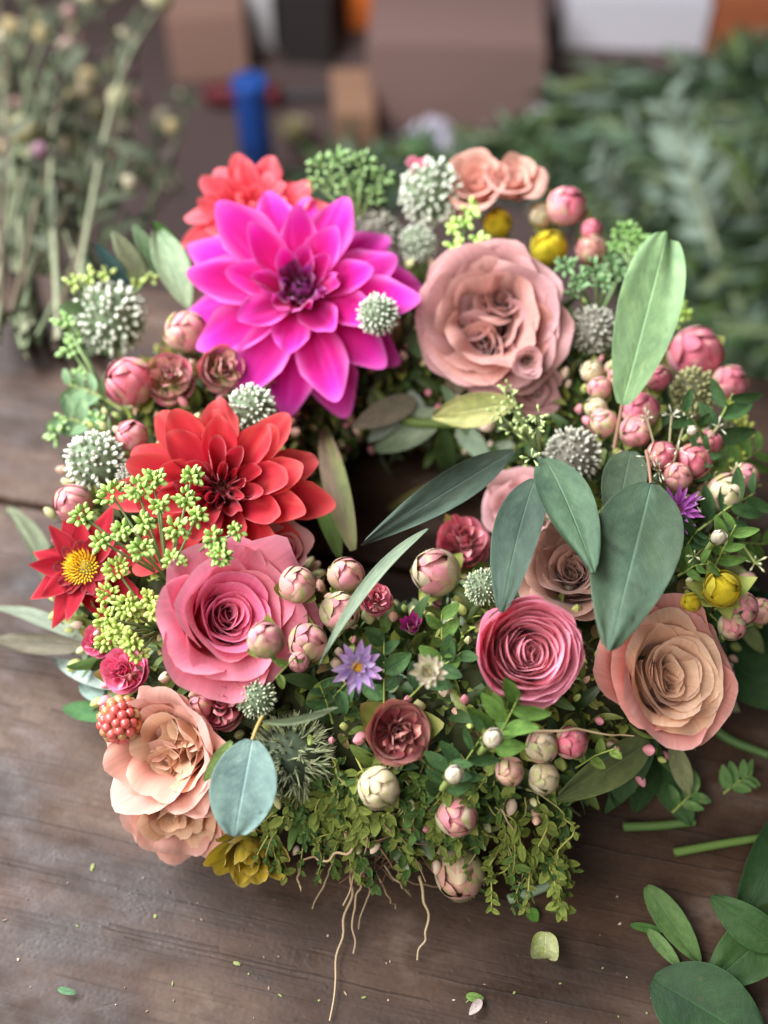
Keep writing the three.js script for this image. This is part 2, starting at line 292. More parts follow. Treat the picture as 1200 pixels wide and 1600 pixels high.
// leaf blade between two points
function bladeGeo(o) {
  return petalGeo({ L: 1, W: o.w, theta: (s) => 90 + (o.bend ?? 0) * (s - 0.5) + (o.hook ?? 0) * s * s, prof: o.prof ?? ((s) => Math.pow(Math.sin(Math.PI * Math.pow(clamp(0.02 + s * 0.96), o.bulge ?? 0.8)), o.sharp ?? 0.75)), k: 0.04, e: 2, curv: () => o.w / (o.cup ?? 0.35), fold: o.fold ?? 0.06, ruffle: o.ruf ?? 0.012, rf: 3, wob: 0.03, nu: o.nu ?? 20, nv: o.nv ?? 8, col: o.col });
}
function leafTint(col, under, jit = 0.05, marks = []) { const mk = marks.map((m) => [...m.slice(0, 5), C(m[5])]); const a = C(col), b = C(under ?? col), sh = rr(0, 80), j = 1 + rr(-jit, jit); return (s, v, c) => { c.copy(a).lerp(b, sst(0.35, 0.7, fbm(v * 1.6 + sh, s * 3 + sh, 3))).multiplyScalar(1.22 * j); for (const [ms, mv, rs, rv, am, mc] of mk) { const d = Math.hypot((s - ms - 0.1 * (v - mv)) / rs, (v - mv) / rv); c.lerp(mc, am * sst(1, 0.4, d + 0.5 * (vnoise(v * 9, s * 30) - 0.5))); } return c; }; }
function placeBlade(m, A, B, nrm, roll = 0) {
  const g = m.geometry; g.computeBoundingBox();
  const p = g.attributes.position, last = p.count - 1 - ((m.userData.nv ?? 8) >> 1), end = V(0, p.getY(last), p.getZ(last)), z = B.clone().sub(A), len = z.length(); z.normalize();
  const ang = Math.atan2(end.y, end.z), y = nrm.clone().addScaledVector(z, -nrm.dot(z)).normalize(), x = y.clone().cross(z);
  m.position.copy(A); m.quaternion.setFromRotationMatrix(new THREE.Matrix4().makeBasis(x, y, z)).multiply(new THREE.Quaternion().setFromAxisAngle(V(0, 0, 1), roll * D2R)).multiply(new THREE.Quaternion().setFromAxisAngle(V(1, 0, 0), ang));
  m.scale.setScalar(len / end.length()); delete m.userData.nv;
}
const PT = (a) => a.length > 3 ? atHeight(a[0], a[1], a[3]) : onRing(a[0], a[1], a[2] ?? 0.03);      // [x, y, offset from ring] or [x, y, _, height]
function leaf(o) {
  reseed(o.seed ?? Math.round(o.a[0] * 3 + o.a[1]));
  o = { ...o, bend: (o.bend ?? 15) * rr(1.0, 1.9), ruf: o.ruf ?? 0.02, roll: (o.roll ?? 0) + rr(-9, 9) };
  if (!o.marks && o.w > 45) o.marks = Array.from({ length: 5 }, () => [rr(0.15, 0.95), rr(-0.9, 0.9), rr(0.008, 0.03), rr(0.03, 0.12), rr(0.3, 0.7), '#5a5a3c']);
  const A = PT(o.a), B = PT(o.b), len = A.distanceTo(B), S = (pxSize(A) + pxSize(B)) / 2, t = thing(o.name ?? 'eucalyptus_leaf', o.label, 'leaf', o.group), mid = A.clone().lerp(B, 0.5);
  t.position.copy(A);
  const m = part('blade', bladeGeo({ w: o.w / 2 * S / len, bend: o.bend ?? 15, hook: o.hook, cup: o.cup, bulge: o.bulge, sharp: o.sharp, fold: o.fold, col: leafTint(o.col, o.col2, 0.05, o.marks), ruf: o.ruf, nu: o.marks ? 56 : 20, nv: o.marks ? 24 : 8 }), leafMat, t);
  m.userData.nv = o.marks ? 24 : 8;
  placeBlade(m, A, B, facing(mid, o.tx ?? 0, o.ty ?? 0), o.roll ?? 0); m.position.set(0, 0, 0);
  if (o.stem) { const Q = PT(o.stem); part('petiole', flat(tube([V(0, 0, 0), Q.clone().sub(A).multiplyScalar(0.5).add(V(0, 0.001, 0)), Q.clone().sub(A)], 2.6 * S, 3.4 * S, 8, 6), C(o.stemCol ?? '#8b6a55')), stemMat, t); }
  return t;
}
// small leafy twig: stem and leaves
function twig(o) {
  reseed(o.seed);
  const A = PT(o.a), B = PT(o.b), S = (pxSize(A) + pxSize(B)) / 2, t = thing(o.name ?? 'leafy_twig', o.label, o.cat ?? 'twig', o.group); t.position.copy(A);
  const d = B.clone().sub(A), mid = d.clone().multiplyScalar(0.5).addScaledVector(RIGHT, (o.bow ?? 0) * S).add(V(0, (o.lift ?? 0.003), 0)), wl = (o.wild ?? 0) * d.length(), pts = [V(0, 0, 0), mid.clone().multiplyScalar(0.5).add(V(rr(-1, 1) * wl, rr(0, 1) * wl, rr(-0.3, 1) * wl)), mid, mid.clone().lerp(d, 0.5).add(V(rr(-1, 1) * wl, rr(0, 1) * wl, rr(-0.3, 1) * wl)), d], cv = new THREE.CatmullRomCurve3(pts);
  part('stem', flat(tube(pts, (o.sw ?? 2) * S, 1 * S, 12, 5), C(o.stem ?? '#8a9a4c')), stemMat, t);
  const list = [], geos = [0, 1, 2].map(() => bladeGeo({ w: o.lw ?? 0.2, bend: rr(-20, 40), cup: 0.5, nu: 7, nv: 4, col: leafTint(o.col, o.col2, 0.15) }));
  for (let i = 0; i < o.n; i++) {
    const s = (i + 0.6) / o.n, p = cv.getPointAt(Math.min(1, lerp(o.from ?? 0.1, 1, s))), tan = cv.getTangentAt(Math.min(1, s)), f = facing(p.clone().add(A)), side = tan.clone().cross(f).normalize(), sg = i % 2 ? 1 : -1; if (o.wild) side.applyAxisAngle(tan, rr(-1.5, 1.5)).addScaledVector(tan, rr(-0.5, 0.7)).normalize();
    const dir = tan.clone().multiplyScalar(0.55).addScaledVector(side, sg * rr(0.5, 1)).addScaledVector(f, rr(-0.4, 0.5)).normalize(), L = o.l * S * rr(0.7, 1.15) * lerp(1, o.taper ?? 0.75, s);
    const m = new THREE.Mesh(geos[i % 3], leafMat); m.userData.nv = 4; placeBlade(m, p, p.clone().addScaledVector(dir, L), f.addScaledVector(side, rr(-0.6, 0.6)), rr(-30, 30));
    if (o.each) { m.name = 'leaf'; m.castShadow = m.receiveShadow = true; t.add(m); } else { m.updateMatrix(); list.push(m.geometry.clone().applyMatrix4(m.matrix)); }
  }
  if (list.length) part('leaves', merge(list), leafMat, t, 'stuff');
  return t;
}
function aster(o) {
  reseed(o.seed);
  const t = thing('aster', o.label, 'aster', o.group), p = onRing(o.px, o.py, o.off ?? 0.02), R = o.r * pxSize(p);
  orient(t, p, facing(p, o.tx, o.ty), o.roll);
  for (const [n, L, el, w] of o.rings ?? [[13, 1, 15, 0.13], [11, 0.85, 32, 0.12], [6, 0.5, 60, 0.1]]) for (let i = 0; i < n; i++) {
    const e = 90 - el + rr(-8, 8);
    const m = part('petal', petalGeo({ L: L * R * rr(0.88, 1.06), W: w * R, r0: 0.1 * R, theta: (s) => e - 18 * s, prof: prof(0.5, 0.6, 0.7), k: 0.4, e: 1.5, curv: () => w * R / 0.8, col: o.dye(), nu: 7, nv: 4, wob: 0.05 * R }), petalMat, t);
    m.rotation.y = (i * 360 / n + rr(-8, 8)) * D2R;
  }
  const list = []; for (let i = 0; i < 40; i++) { const q = Math.sqrt((i + 0.5) / 40), a = i * 2.4; list.push(flat(new THREE.SphereGeometry(0.035 * R, 6, 4).translate(Math.cos(a) * q * 0.2 * R, 0.1 * R + (1 - q * q) * 0.08 * R, Math.sin(a) * q * 0.2 * R), C(o.eye ?? '#d8a62a').multiplyScalar(rr(0.8, 1.1)))); }
  part('disc_florets', merge(list), dryMat, t, 'stuff');
  part('calyx', flat(new THREE.ConeGeometry(0.25 * R, 0.5 * R, 10).rotateX(Math.PI).translate(0, -0.2 * R, 0), C('#52702f')), stemMat, t);
  return t;
}
const SEPAL = dye('#7f9440', '#9fae52', '#a9a860', '#7d8f3e', 0.4);

// ------------------------------------------------------------------ table, bench, things behind
function woodMaps(seed) {
  const W = 2048, H = 1024, bump = new Uint8Array(W * H * 4), rough = new Uint8Array(W * H * 4);
  reseed(seed * 31);
  const cv = document.createElement('canvas'); cv.width = W; cv.height = H; const g = cv.getContext('2d');
  g.fillStyle = 'rgb(128,128,128)'; g.fillRect(0, 0, W, H); g.lineCap = 'round';
  const flow = (x, y) => y + 16 * (fbm(x * 0.0022 + seed, y * 0.004, 2) - 0.5);
  const stroke = (x, y, len, w, shade, alpha, jit) => { g.strokeStyle = 'rgba(' + shade + ',' + shade + ',' + shade + ',' + alpha + ')'; g.lineWidth = w; g.beginPath(); g.moveTo(x, flow(x, y)); let j = 0; for (let d = 0; d < len; d += 9) { j += rr(-1, 1) * jit; g.lineTo(x + d, flow(x + d, y) + j); } g.stroke(); };
  for (let i = 0; i < 9000; i++) { const dark = rnd() < 0.58; stroke(rr(-200, W), rr(0, H), rr(14, 130), rr(0.6, 1.7), dark ? rr(10, 70) | 0 : rr(165, 220) | 0, rr(0.1, 0.38).toFixed(2), 0.25); }
  for (let i = 0; i < 150; i++) stroke(rr(-200, W), rr(0, H), rr(60, 330), rr(1, 2.2), 12, rr(0.3, 0.7).toFixed(2), 0.6);
  for (let i = 0; i < 22; i++) { const x = rr(-100, W), y = rr(0, H), l = rr(120, 480); stroke(x, y, l, rr(1.2, 2.2), 0, 0.7, 0.8); stroke(x + 4, y + 2.6, l, 1.2, 215, 0.35, 0.8); }
  for (let i = 0; i < 1500; i++) { g.fillStyle = rnd() < 0.5 ? 'rgba(225,220,210,' + rr(0.2, 0.6).toFixed(2) + ')' : 'rgba(10,8,6,' + rr(0.2, 0.5).toFixed(2) + ')'; g.beginPath(); g.ellipse(rr(0, W), rr(0, H), rr(0.6, 2.6), rr(0.5, 1.6), rr(0, 3), 0, 6.3); g.fill(); }
  for (let i = 0; i < 120; i++) { const an = rr(-1.2, 1.2); g.strokeStyle = 'rgba(220,212,200,' + rr(0.1, 0.28).toFixed(2) + ')'; g.lineWidth = rr(0.6, 1.3); g.beginPath(); const x = rr(0, W), y = rr(0, H), l = rr(10, 60); g.moveTo(x, y); g.lineTo(x + Math.cos(an) * l, y + Math.sin(an) * l); g.stroke(); }
  const px = g.getImageData(0, 0, W, H).data;
  const cA = C('#26190f'), cB = C('#483426'), cC = C('#685a50'), c = new THREE.Color();
  const map = dataTex(W, H, (x, y, o, i, j) => {                // x along the grain (0.8 m), y across (0.4 m)
    const wx = x * 0.8, wy = y * 0.4, k = (j * W + i) * 4, gr = px[k] / 255;
    const blot = fbm(wx * 14 + seed * 3, wy * 26, 5), wear = fbm(wx * 60 + 9, wy * 110 + seed, 4), band = fbm(wx * 3 + seed, wy * 45, 3), spot = vnoise(wx * 700, wy * 900);
    c.copy(cA).lerp(cB, sst(0.3, 0.68, 0.35 * band + 0.65 * blot)).lerp(cC, 0.55 * sst(0.5, 0.72, blot) * sst(0.42, 0.66, wear));
    c.multiplyScalar(gr < 0.5 ? lerp(0.16, 1, gr * 2) : 1).lerp(cC, gr > 0.5 ? (gr - 0.5) * 0.9 : 0).multiplyScalar(0.86 + 0.28 * spot); c.convertLinearToSRGB();
    o[0] = c.r; o[1] = c.g; o[2] = c.b;
    const h = clamp(0.25 + 0.5 * gr + 0.12 * (wear - 0.5) + 0.06 * spot) * 255, r = clamp(0.6 + 0.5 * (wear - 0.5) + 0.35 * (blot - 0.45) + 0.3 * Math.max(0, 0.5 - gr)) * 255;
    for (let q = 0; q < 3; q++) { bump[k + q] = h; rough[k + q] = r; } bump[k + 3] = rough[k + 3] = 255;
  }, true);
  const mk = (d) => { const t = new THREE.DataTexture(d, W, H); t.magFilter = THREE.LinearFilter; t.minFilter = THREE.LinearMipmapLinearFilter; t.generateMipmaps = true; t.needsUpdate = true; return t; };
  const all = [map, mk(bump), mk(rough)]; all.forEach((t) => { t.wrapS = THREE.MirroredRepeatWrapping; t.wrapT = THREE.MirroredRepeatWrapping; }); return all;
}
const [wMap, wBump, wRough] = woodMaps(4);
const woodMat = new THREE.MeshPhysicalMaterial({ name: 'old_wood', map: wMap, bumpMap: wBump, roughnessMap: wRough, bumpScale: 0.0012, roughness: 1, specularIntensity: 0.8 });
const TURN = 12 * D2R, TAB = new THREE.Group(); TAB.name = 'table'; tag(TAB, 'weathered brown plank table under the flower wreath', 'table'); TAB.rotation.y = -TURN; scene.add(TAB);
{
  const seam = atHeight(60, 790, 0).applyAxisAngle(V(0, 1, 0), TURN).z, wd = 0.42;
  const back = -0.197 * Math.cos(TURN);
  for (let i = -1; i < 2; i++) {
    const z0 = i < 0 ? back : seam + i * wd + 0.0015, z1 = seam + (i + 1) * wd - 0.0015, s = new THREE.Shape(), b = 0.004;
    s.moveTo(z0, -b); s.quadraticCurveTo(z0, 0, z0 + b, 0); s.lineTo(z1 - b, 0); s.quadraticCurveTo(z1, 0, z1, -b); s.lineTo(z1, -0.045); s.lineTo(z0, -0.045); s.closePath();
    const g = new THREE.ExtrudeGeometry(s, { depth: 2.2, steps: 1, bevelEnabled: false, curveSegments: 4 }), p = g.attributes.position, u = g.attributes.uv;
    for (let k = 0; k < p.count; k++) { const z = p.getX(k), y = p.getY(k), x = p.getZ(k) - 1.1; p.setXYZ(k, x, y, z); u.setXY(k, (x + 0.31 + i * 0.37) / 0.8, (z + y + i * 0.13) / 0.4); }
    g.computeVertexNormals(); const ix = g.index; part('plank', g, woodMat, TAB);
  }
  for (const [x, z] of [[-1.0, -0.14], [1.0, -0.14], [-1.0, 0.6], [1.0, 0.6]]) part('leg', new THREE.BoxGeometry(0.08, 0.75, 0.08).translate(x, -0.421, z), woodMat, TAB);
}
const floorMat = new THREE.MeshStandardMaterial({ name: 'concrete', roughness: 0.9, map: dataTex(256, 256, (x, y, o) => { const n = fbm(x * 8, y * 8, 5); o[0] = 0.30 + 0.14 * n; o[1] = 0.24 + 0.13 * n; o[2] = 0.23 + 0.12 * n; }, true) });
tag(part('floor', new THREE.BoxGeometry(9, 0.1, 9).translate(0, -0.85, -1.5), floorMat, scene), 'brown concrete floor far below behind the table', null, null, 'structure');
const plain = (c, r = 0.8) => new THREE.MeshStandardMaterial({ color: C(c), roughness: r });
const BENCH = -0.799;
// flapped box standing on the floor; its front face spans these pixels
function carton(name, label, cat, x0, x1, y0, y1, col, deep = 0.2) {
  deep *= 1.6;
  const f = atHeight((x0 + x1) / 2, y1, BENCH), d = depthOf(f), S = d / FPX, w = (x1 - x0) * S, h = (y1 - y0) * S / Math.cos(PITCH) * 0.62, t = thing(name, label, cat), m = plain(col), th = 0.006;
  t.position.set(f.x, BENCH + 0.001, f.z - deep / 2); t.rotation.y = rr(-0.12, 0.12);
  part('front_panel', new THREE.BoxGeometry(w, h, th).translate(0, h / 2, deep / 2), m, t); part('back_panel', new THREE.BoxGeometry(w, h, th).translate(0, h / 2, -deep / 2), m, t);
  for (const s of [-1, 1]) part('side_panel', new THREE.BoxGeometry(th, h - 0.002, deep - th - 0.002).translate(s * (w / 2 - th / 2), h / 2, 0), m, t);
  for (const s of [-1, 1]) part('top_flap', new THREE.BoxGeometry(w * 0.98, th * 0.6, deep * 0.49).translate(0, h + 0.003, s * deep * 0.25), m, t);
}
reseed(5);
carton('storage_box', 'large mauve brown cardboard box behind the table', 'box', 580, 845, 70, 195, '#8a6e66', 0.2);
carton('storage_box', 'white box at the top edge right of the mauve box', 'box', 890, 1105, 0, 78, '#e6e4ea', 0.3);
carton('storage_box', 'orange crate at the top edge left of the mauve box', 'crate', 535, 612, 0, 45, '#e0752c', 0.3);
carton('storage_box', 'terracotta brown box at the top right corner', 'box', 1112, 1230, 10, 85, '#b0643f', 0.3);
carton('storage_box', 'pinkish brown cardboard box at the top left behind the stems', 'box', 255, 372, 30, 125, '#9a7868', 0.3);
carton('storage_box', 'pale grey box between brown box and orange crate', 'box', 388, 450, 0, 75, '#c2bfbe', 0.3);
carton('storage_box', 'small tan box in front of the mauve box', 'box', 520, 582, 175, 235, '#a07a60', 0.1);
carton('storage_box', 'added dark charcoal box standing in for the dark gap beside the orange crate', 'box', 452, 532, 0, 100, '#2c2624', 0.2);  // added box, its charcoal colour paints the dark gap between the other boxes
{
  const p = atHeight(408, 305, BENCH), S = pxSize(p), t = thing('canister', 'blue plastic canister standing behind the magenta dahlia', 'canister'); t.position.copy(p);
  part('body', new THREE.LatheGeometry([[0, 0], [22, 0], [24, 3], [24, 178], [26, 180], [26, 192], [23, 196], [0, 197]].map(([x, y]) => new THREE.Vector2(x * S, y * S)), 20), new THREE.MeshPhysicalMaterial({ color: C('#1e4a96'), roughness: 0.45 }), t);
  part('label_band', new THREE.CylinderGeometry(24.6 * S, 24.6 * S, 60 * S, 20, 1, true).translate(0, 70 * S, 0), new THREE.MeshStandardMaterial({ color: C('#183c78'), roughness: 0.6, side: THREE.DoubleSide }), t);
  const q = atHeight(380, 148, BENCH + 0.026), u = thing('tool_handle', 'dark red tool handle lying across behind the blue canister', 'tool'); u.position.copy(q);
  part('grip', new THREE.CapsuleGeometry(0.024, 0.12, 6, 12).rotateZ(1.57), plain('#64141c', 0.6), u); part('shaft', new THREE.CylinderGeometry(0.007, 0.007, 0.18, 8).rotateZ(1.57).translate(0.16, 0, 0), plain('#3a3a3e', 0.4), u);
  for (const [x, y, r, c, l] of [[672, 222, 46, '#c9c3d4', 'lavender white crumpled paper by the mauve box'], [868, 190, 48, '#c4c2d2', 'crumpled pale paper right of the mauve box']]) {
    const g = new THREE.IcosahedronGeometry(1, 5), pp = g.attributes.position; const c0 = atHeight(x, y, BENCH + 0.02), k = r * pxSize(c0);
    for (let i = 0; i < pp.count; i++) { const X = pp.getX(i), Y = pp.getY(i), Z = pp.getZ(i), n = 0.75 + 0.5 * Math.abs(vnoise(X * 2.4 + 20, Y * 2.4 + Z * 3 + 30) - 0.5) * 2; pp.setXYZ(i, X * n * k, Math.max(-0.019, Y * n * 0.6 * k), Z * n * k); }
    g.computeVertexNormals(); const m = part('crumpled_paper', g, plain(c), scene); m.position.copy(c0); tag(m, l, 'paper');
  }
}
// pile of cut greenery on the right
{
  reseed(77);
  const leafA = bladeGeo({ w: 0.13, bend: 30, cup: 0.5, nu: 6, nv: 4, col: (s, v, c) => c.setRGB(1, 1, 1) }), im = new THREE.InstancedMesh(leafA, new THREE.MeshPhysicalMaterial({ map: leafTex, roughness: 0.55, side: THREE.DoubleSide, vertexColors: false }), 6500);
  im.name = 'greenery_pile'; tag(im, 'heap of cut olive and eucalyptus leaves behind the wreath at right', 'greenery', null, 'stuff');
  const tints = ['#4c6a42', '#5a7850', '#7c9878', '#98ae98', '#3c5434', '#6a8848', '#8a9c6a'].map(C), q = new THREE.Quaternion(), m = new THREE.Matrix4();
  let k = 0;
  const blobs = [[960, 190, 120, 50], [1080, 210, 130, 70], [1190, 230, 110, 90], [1150, 360, 110, 90], [1190, 480, 90, 80], [1000, 280, 100, 60], [1200, 600, 60, 60], [1190, 140, 90, 50], [1050, 380, 90, 70], [820, 225, 70, 26], [700, 250, 90, 22], [580, 262, 80, 20]];
  while (k < 6500) {
    const B = blobs[(rnd() * blobs.length) | 0], [bx, by, sx, sy] = B, a = rr(0, 6.28), d = Math.sqrt(rnd()), h = rr(0.004, sy * 0.003) * (1 - d * d * 0.8), p = atHeight(bx + Math.cos(a) * d * sx, by + Math.sin(a) * d * sy + 40, BENCH); p.y = BENCH + 0.008 + h;
    if (p.z > -0.6) continue;
    if (sy < 30 && rnd() < 0.6) continue;
    q.setFromEuler(new THREE.Euler(rr(-1, 0.6), rr(0, 6.28), rr(-0.9, 0.9))); const s = rr(0.045, 0.12); m.compose(p, q, V(s * 0.75, s, s)); im.setMatrixAt(k, m); im.setColorAt(k, tints[(rnd() * tints.length) | 0].clone().multiplyScalar(rr(0.8, 1.3))); k++;
  }
  scene.add(im);
}
// ------------------------------------------------------------------ wreath base and filler
{
  reseed(9);
  const g = new THREE.TorusGeometry(RING.R, RING.a * 0.86, 40, 120).rotateX(Math.PI / 2), p = g.attributes.position;
  for (let i = 0; i < p.count; i++) {
    const x = p.getX(i), y = p.getY(i), z = p.getZ(i), a = Math.atan2(z, x), cx = Math.cos(a) * RING.R, cz = Math.sin(a) * RING.R, n = 0.9 + 0.28 * (fbm(a * 14 + 40, Math.atan2(y, Math.hypot(x, z) - RING.R) * 3 + 20, 4) - 0.3);
    p.setXYZ(i, cx + (x - cx) * n, Math.max(0.001, RING.y + y * n * RING.b / RING.a), cz + (z - cz) * n);
  }
  g.computeVertexNormals(); paint(g, (x, y, z, c) => c.copy(C('#2f2a1a')).lerp(C('#4c5a2a'), fbm(x * 160 + 30, z * 160 + y * 120 + 30, 3)));
  const w = thing('wreath_base', 'round base of moss, roots and bound stems under the flowers', 'wreath'); part('moss_ring', g, dryMat, w);
  // bound stems running round the outside
  for (let i = 0; i < 34; i++) {
    const a0 = rr(0, 6.28), len = rr(0.5, 1.3), ph = rr(-0.9, 0.1), rad = RING.a * rr(0.93, 1.03), pts = [];
    for (let k = 0; k <= 6; k++) { const a = a0 + len * k / 6, f = ph + 0.25 * Math.sin(k * 0.8 + i); pts.push(V(Math.cos(a) * (RING.R + Math.cos(f) * rad), Math.max(0.003, RING.y + Math.sin(f) * RING.b), Math.sin(a) * (RING.R + Math.cos(f) * rad))); }
    part('bound_stem', flat(tube(pts, rr(0.001, 0.0022), 0.001, 18, 6), C(['#6f8a3e', '#8a9a52', '#6a5a3c', '#587536'][i % 4])), stemMat, w);
  }
  {
    const blade = bladeGeo({ w: 0.24, bend: 50, cup: 0.7, nu: 4, nv: 2, col: (s, v, k) => k.setRGB(1, 1, 1) }), NM = 7000, mo = new THREE.InstancedMesh(blade, new THREE.MeshStandardMaterial({ roughness: 0.75, side: THREE.DoubleSide }), NM), q = new THREE.Quaternion(), m = new THREE.Matrix4(), tones = ['#4c5c26', '#6c8034', '#3c4a20', '#7a6a42', '#8a9440'].map(C);
    mo.name = 'moss'; tag(mo, 'moss and tiny leaves covering the wreath base', 'moss', null, 'stuff');
    for (let k = 0; k < NM; k++) {
      const an = rr(0, 6.283), f = rr(-0.9, 3.7), n = V(Math.cos(an) * Math.cos(f), Math.sin(f), Math.sin(an) * Math.cos(f)), p = V(Math.cos(an) * RING.R, RING.y, Math.sin(an) * RING.R).addScaledVector(n, RING.a * rr(0.78, 0.95)), s = rr(0.005, 0.011); p.y = Math.max(0.003, p.y);
      q.setFromUnitVectors(V(0, 0, 1), n.clone().add(V(rr(-1, 1), rr(-1, 1), rr(-1, 1)).multiplyScalar(0.9)).normalize()); m.compose(p, q, V(s, s, s)); mo.setMatrixAt(k, m); mo.setColorAt(k, tones[(rnd() * 5) | 0].clone().multiplyScalar(rr(0.7, 1.3)));
    }
    scene.add(mo);
  }
  // filler leaves over the ring
  const leafA = bladeGeo({ w: 0.17, bend: 40, cup: 0.6, nu: 6, nv: 4, col: (s, v, c) => c.setRGB(1, 1, 1) }), NF = 2600, im = new THREE.InstancedMesh(leafA, new THREE.MeshPhysicalMaterial({ map: leafTex, roughness: 0.5, side: THREE.DoubleSide }), NF);
  im.name = 'filler_foliage'; tag(im, 'dense small green leaves filling the wreath between the flowers', 'foliage', null, 'stuff');
  const tints = ['#4c6a32', '#64843e', '#42602e', '#88a04c', '#567448', '#84986c', '#a0ac5c'].map(C), q = new THREE.Quaternion(), m = new THREE.Matrix4();
  for (let k = 0; k < NF; k++) {
    const a = rr(0, 6.283), f = rr(-0.75, 3.6), n = V(Math.cos(a) * Math.cos(f), Math.sin(f), Math.sin(a) * Math.cos(f)), c = V(Math.cos(a) * RING.R, RING.y, Math.sin(a) * RING.R), p = c.clone().addScaledVector(n, RING.a * rr(0.78, 1.02));
    p.y = Math.max(0.004, p.y);
    const dir = n.clone().multiplyScalar(rr(0.3, 1.1)).add(V(rr(-1, 1), rr(-0.6, 0.9), rr(-1, 1))).normalize(), s = rr(0.011, 0.021);
    q.setFromUnitVectors(V(0, 0, 1), dir).multiply(new THREE.Quaternion().setFromAxisAngle(V(0, 0, 1), rr(0, 6.28))); m.compose(p, q, V(s, s, s)); im.setMatrixAt(k, m); im.setColorAt(k, tints[(rnd() * tints.length) | 0].clone().multiplyScalar(rr(0.75, 1.2)));
  }
  scene.add(im);
  // tiny buds scattered through the filler
  const bg = podGeo('bud', 0, '#ffffff').clone(); bg.deleteAttribute('color');
  const NB = 900, ib = new THREE.InstancedMesh(bg, new THREE.MeshStandardMaterial({ roughness: 0.6 }), NB), bt = ['#b8c070', '#d0a890', '#d89098', '#c8c890', '#a0b060', '#e0c8b0'].map(C);
  ib.name = 'filler_buds'; tag(ib, 'countless tiny pale buds scattered between the flowers', 'tiny buds', null, 'stuff');
  for (let k = 0; k < NB; k++) {
    const an = rr(0, 6.283), f = rr(-0.3, 3.4), cl = 0.05 * Math.sin(an * 23) , n = V(Math.cos(an) * Math.cos(f + cl), Math.sin(f + cl), Math.sin(an) * Math.cos(f + cl)), p = V(Math.cos(an) * RING.R, RING.y, Math.sin(an) * RING.R).addScaledVector(n, RING.a * rr(1.0, 1.22)), s = rr(0.0035, 0.0075);
    q.setFromUnitVectors(V(0, 1, 0), n.clone().add(V(rr(-1, 1), rr(-1, 1), rr(-1, 1)).multiplyScalar(0.6)).normalize()); m.compose(p, q, V(s, s, s)); ib.setMatrixAt(k, m); ib.setColorAt(k, bt[(rnd() * 6) | 0].clone().multiplyScalar(rr(0.8, 1.1)));
  }
  scene.add(ib);
}

// ------------------------------------------------------------------ dahlias
const MAG = dye('#d00a56', '#e00c92', '#ee26be', '#f65ccc', 0.3, 8), MAG2 = dye('#d81a3c', '#cc0876', '#dc0f9c', '#b80a62', 0.25), MAGC = dye('#c8661e', '#9a0a62', '#b030a0', '#6d0c50', 0.4), MAGY = dye('#a0b030', '#b8a83a', '#8a2070', '#c0b850', 0.4);
dahlia({ seed: 1, px: 468, py: 463, r: 190, tx: 0.0, ty: 0.36, roll: 10, off: 0.03, label: 'large magenta pink dahlia, the biggest bloom of the wreath', rings: [
  { n: 10, L: 1.04, w: 0.225, el: -16, cur: -10, cup: 0.7, dye: MAG, ej: 9, k: 0.32, e: 1.9, edge: '#ff8ae6' }, { n: 10, L: 0.92, w: 0.215, k: 0.32, e: 1.9, edge: '#ff8ae6', el: 12, cur: -6, cup: 0.6, dye: MAG, ej: 8 }, { n: 9, L: 0.7, w: 0.17, el: 34, cur: 4, cup: 0.9, dye: MAG, ej: 10, k: 0.32, e: 1.9, edge: '#ff7ade' },
  { n: 8, L: 0.48, w: 0.11, el: 52, cur: 10, cup: 1.2, dye: MAG2, ej: 10, edge: '#f060c8' }, { n: 9, L: 0.38, w: 0.075, el: 66, cur: 20, cup: 1.4, dye: MAGC, nu: 9, nv: 6 }, { n: 10, L: 0.27, w: 0.055, el: 74, cur: 45, cup: 1.5, dye: MAGC, nu: 9, nv: 6 }, { n: 9, L: 0.19, w: 0.04, el: 78, cur: 70, cup: 1.4, dye: MAGY, r0: 0.02, nu: 8, nv: 6 }] });
const COR = dye('#c81a3c', '#e23c50', '#f46c76', '#fc949a', 0.35), RED = dye('#980826', '#c81834', '#dc3a42', '#e8685a', 0.35, 5), REDI = dye('#7c0620', '#b80f2c', '#c81f34', '#8d0a26', 0.3), REDC = dye('#5c0416', '#8a0a22', '#a01830', '#6a0618', 0.3);
dahlia({ seed: 2, px: 402, py: 345, r: 124, tx: -0.15, ty: 0.85, off: 0.026, label: 'coral dahlia half hidden behind the magenta dahlia', rings: [
  { n: 9, L: 1.0, w: 0.22, el: 0, cur: 5, cup: 0.8, dye: COR }, { n: 9, L: 0.86, w: 0.2, el: 20, cur: 12, cup: 0.9, dye: COR }, { n: 8, L: 0.68, w: 0.17, el: 42, cur: 20, cup: 1.1, dye: COR }, { n: 8, L: 0.5, w: 0.12, el: 60, cur: 30, cup: 1.4, dye: COR }] });
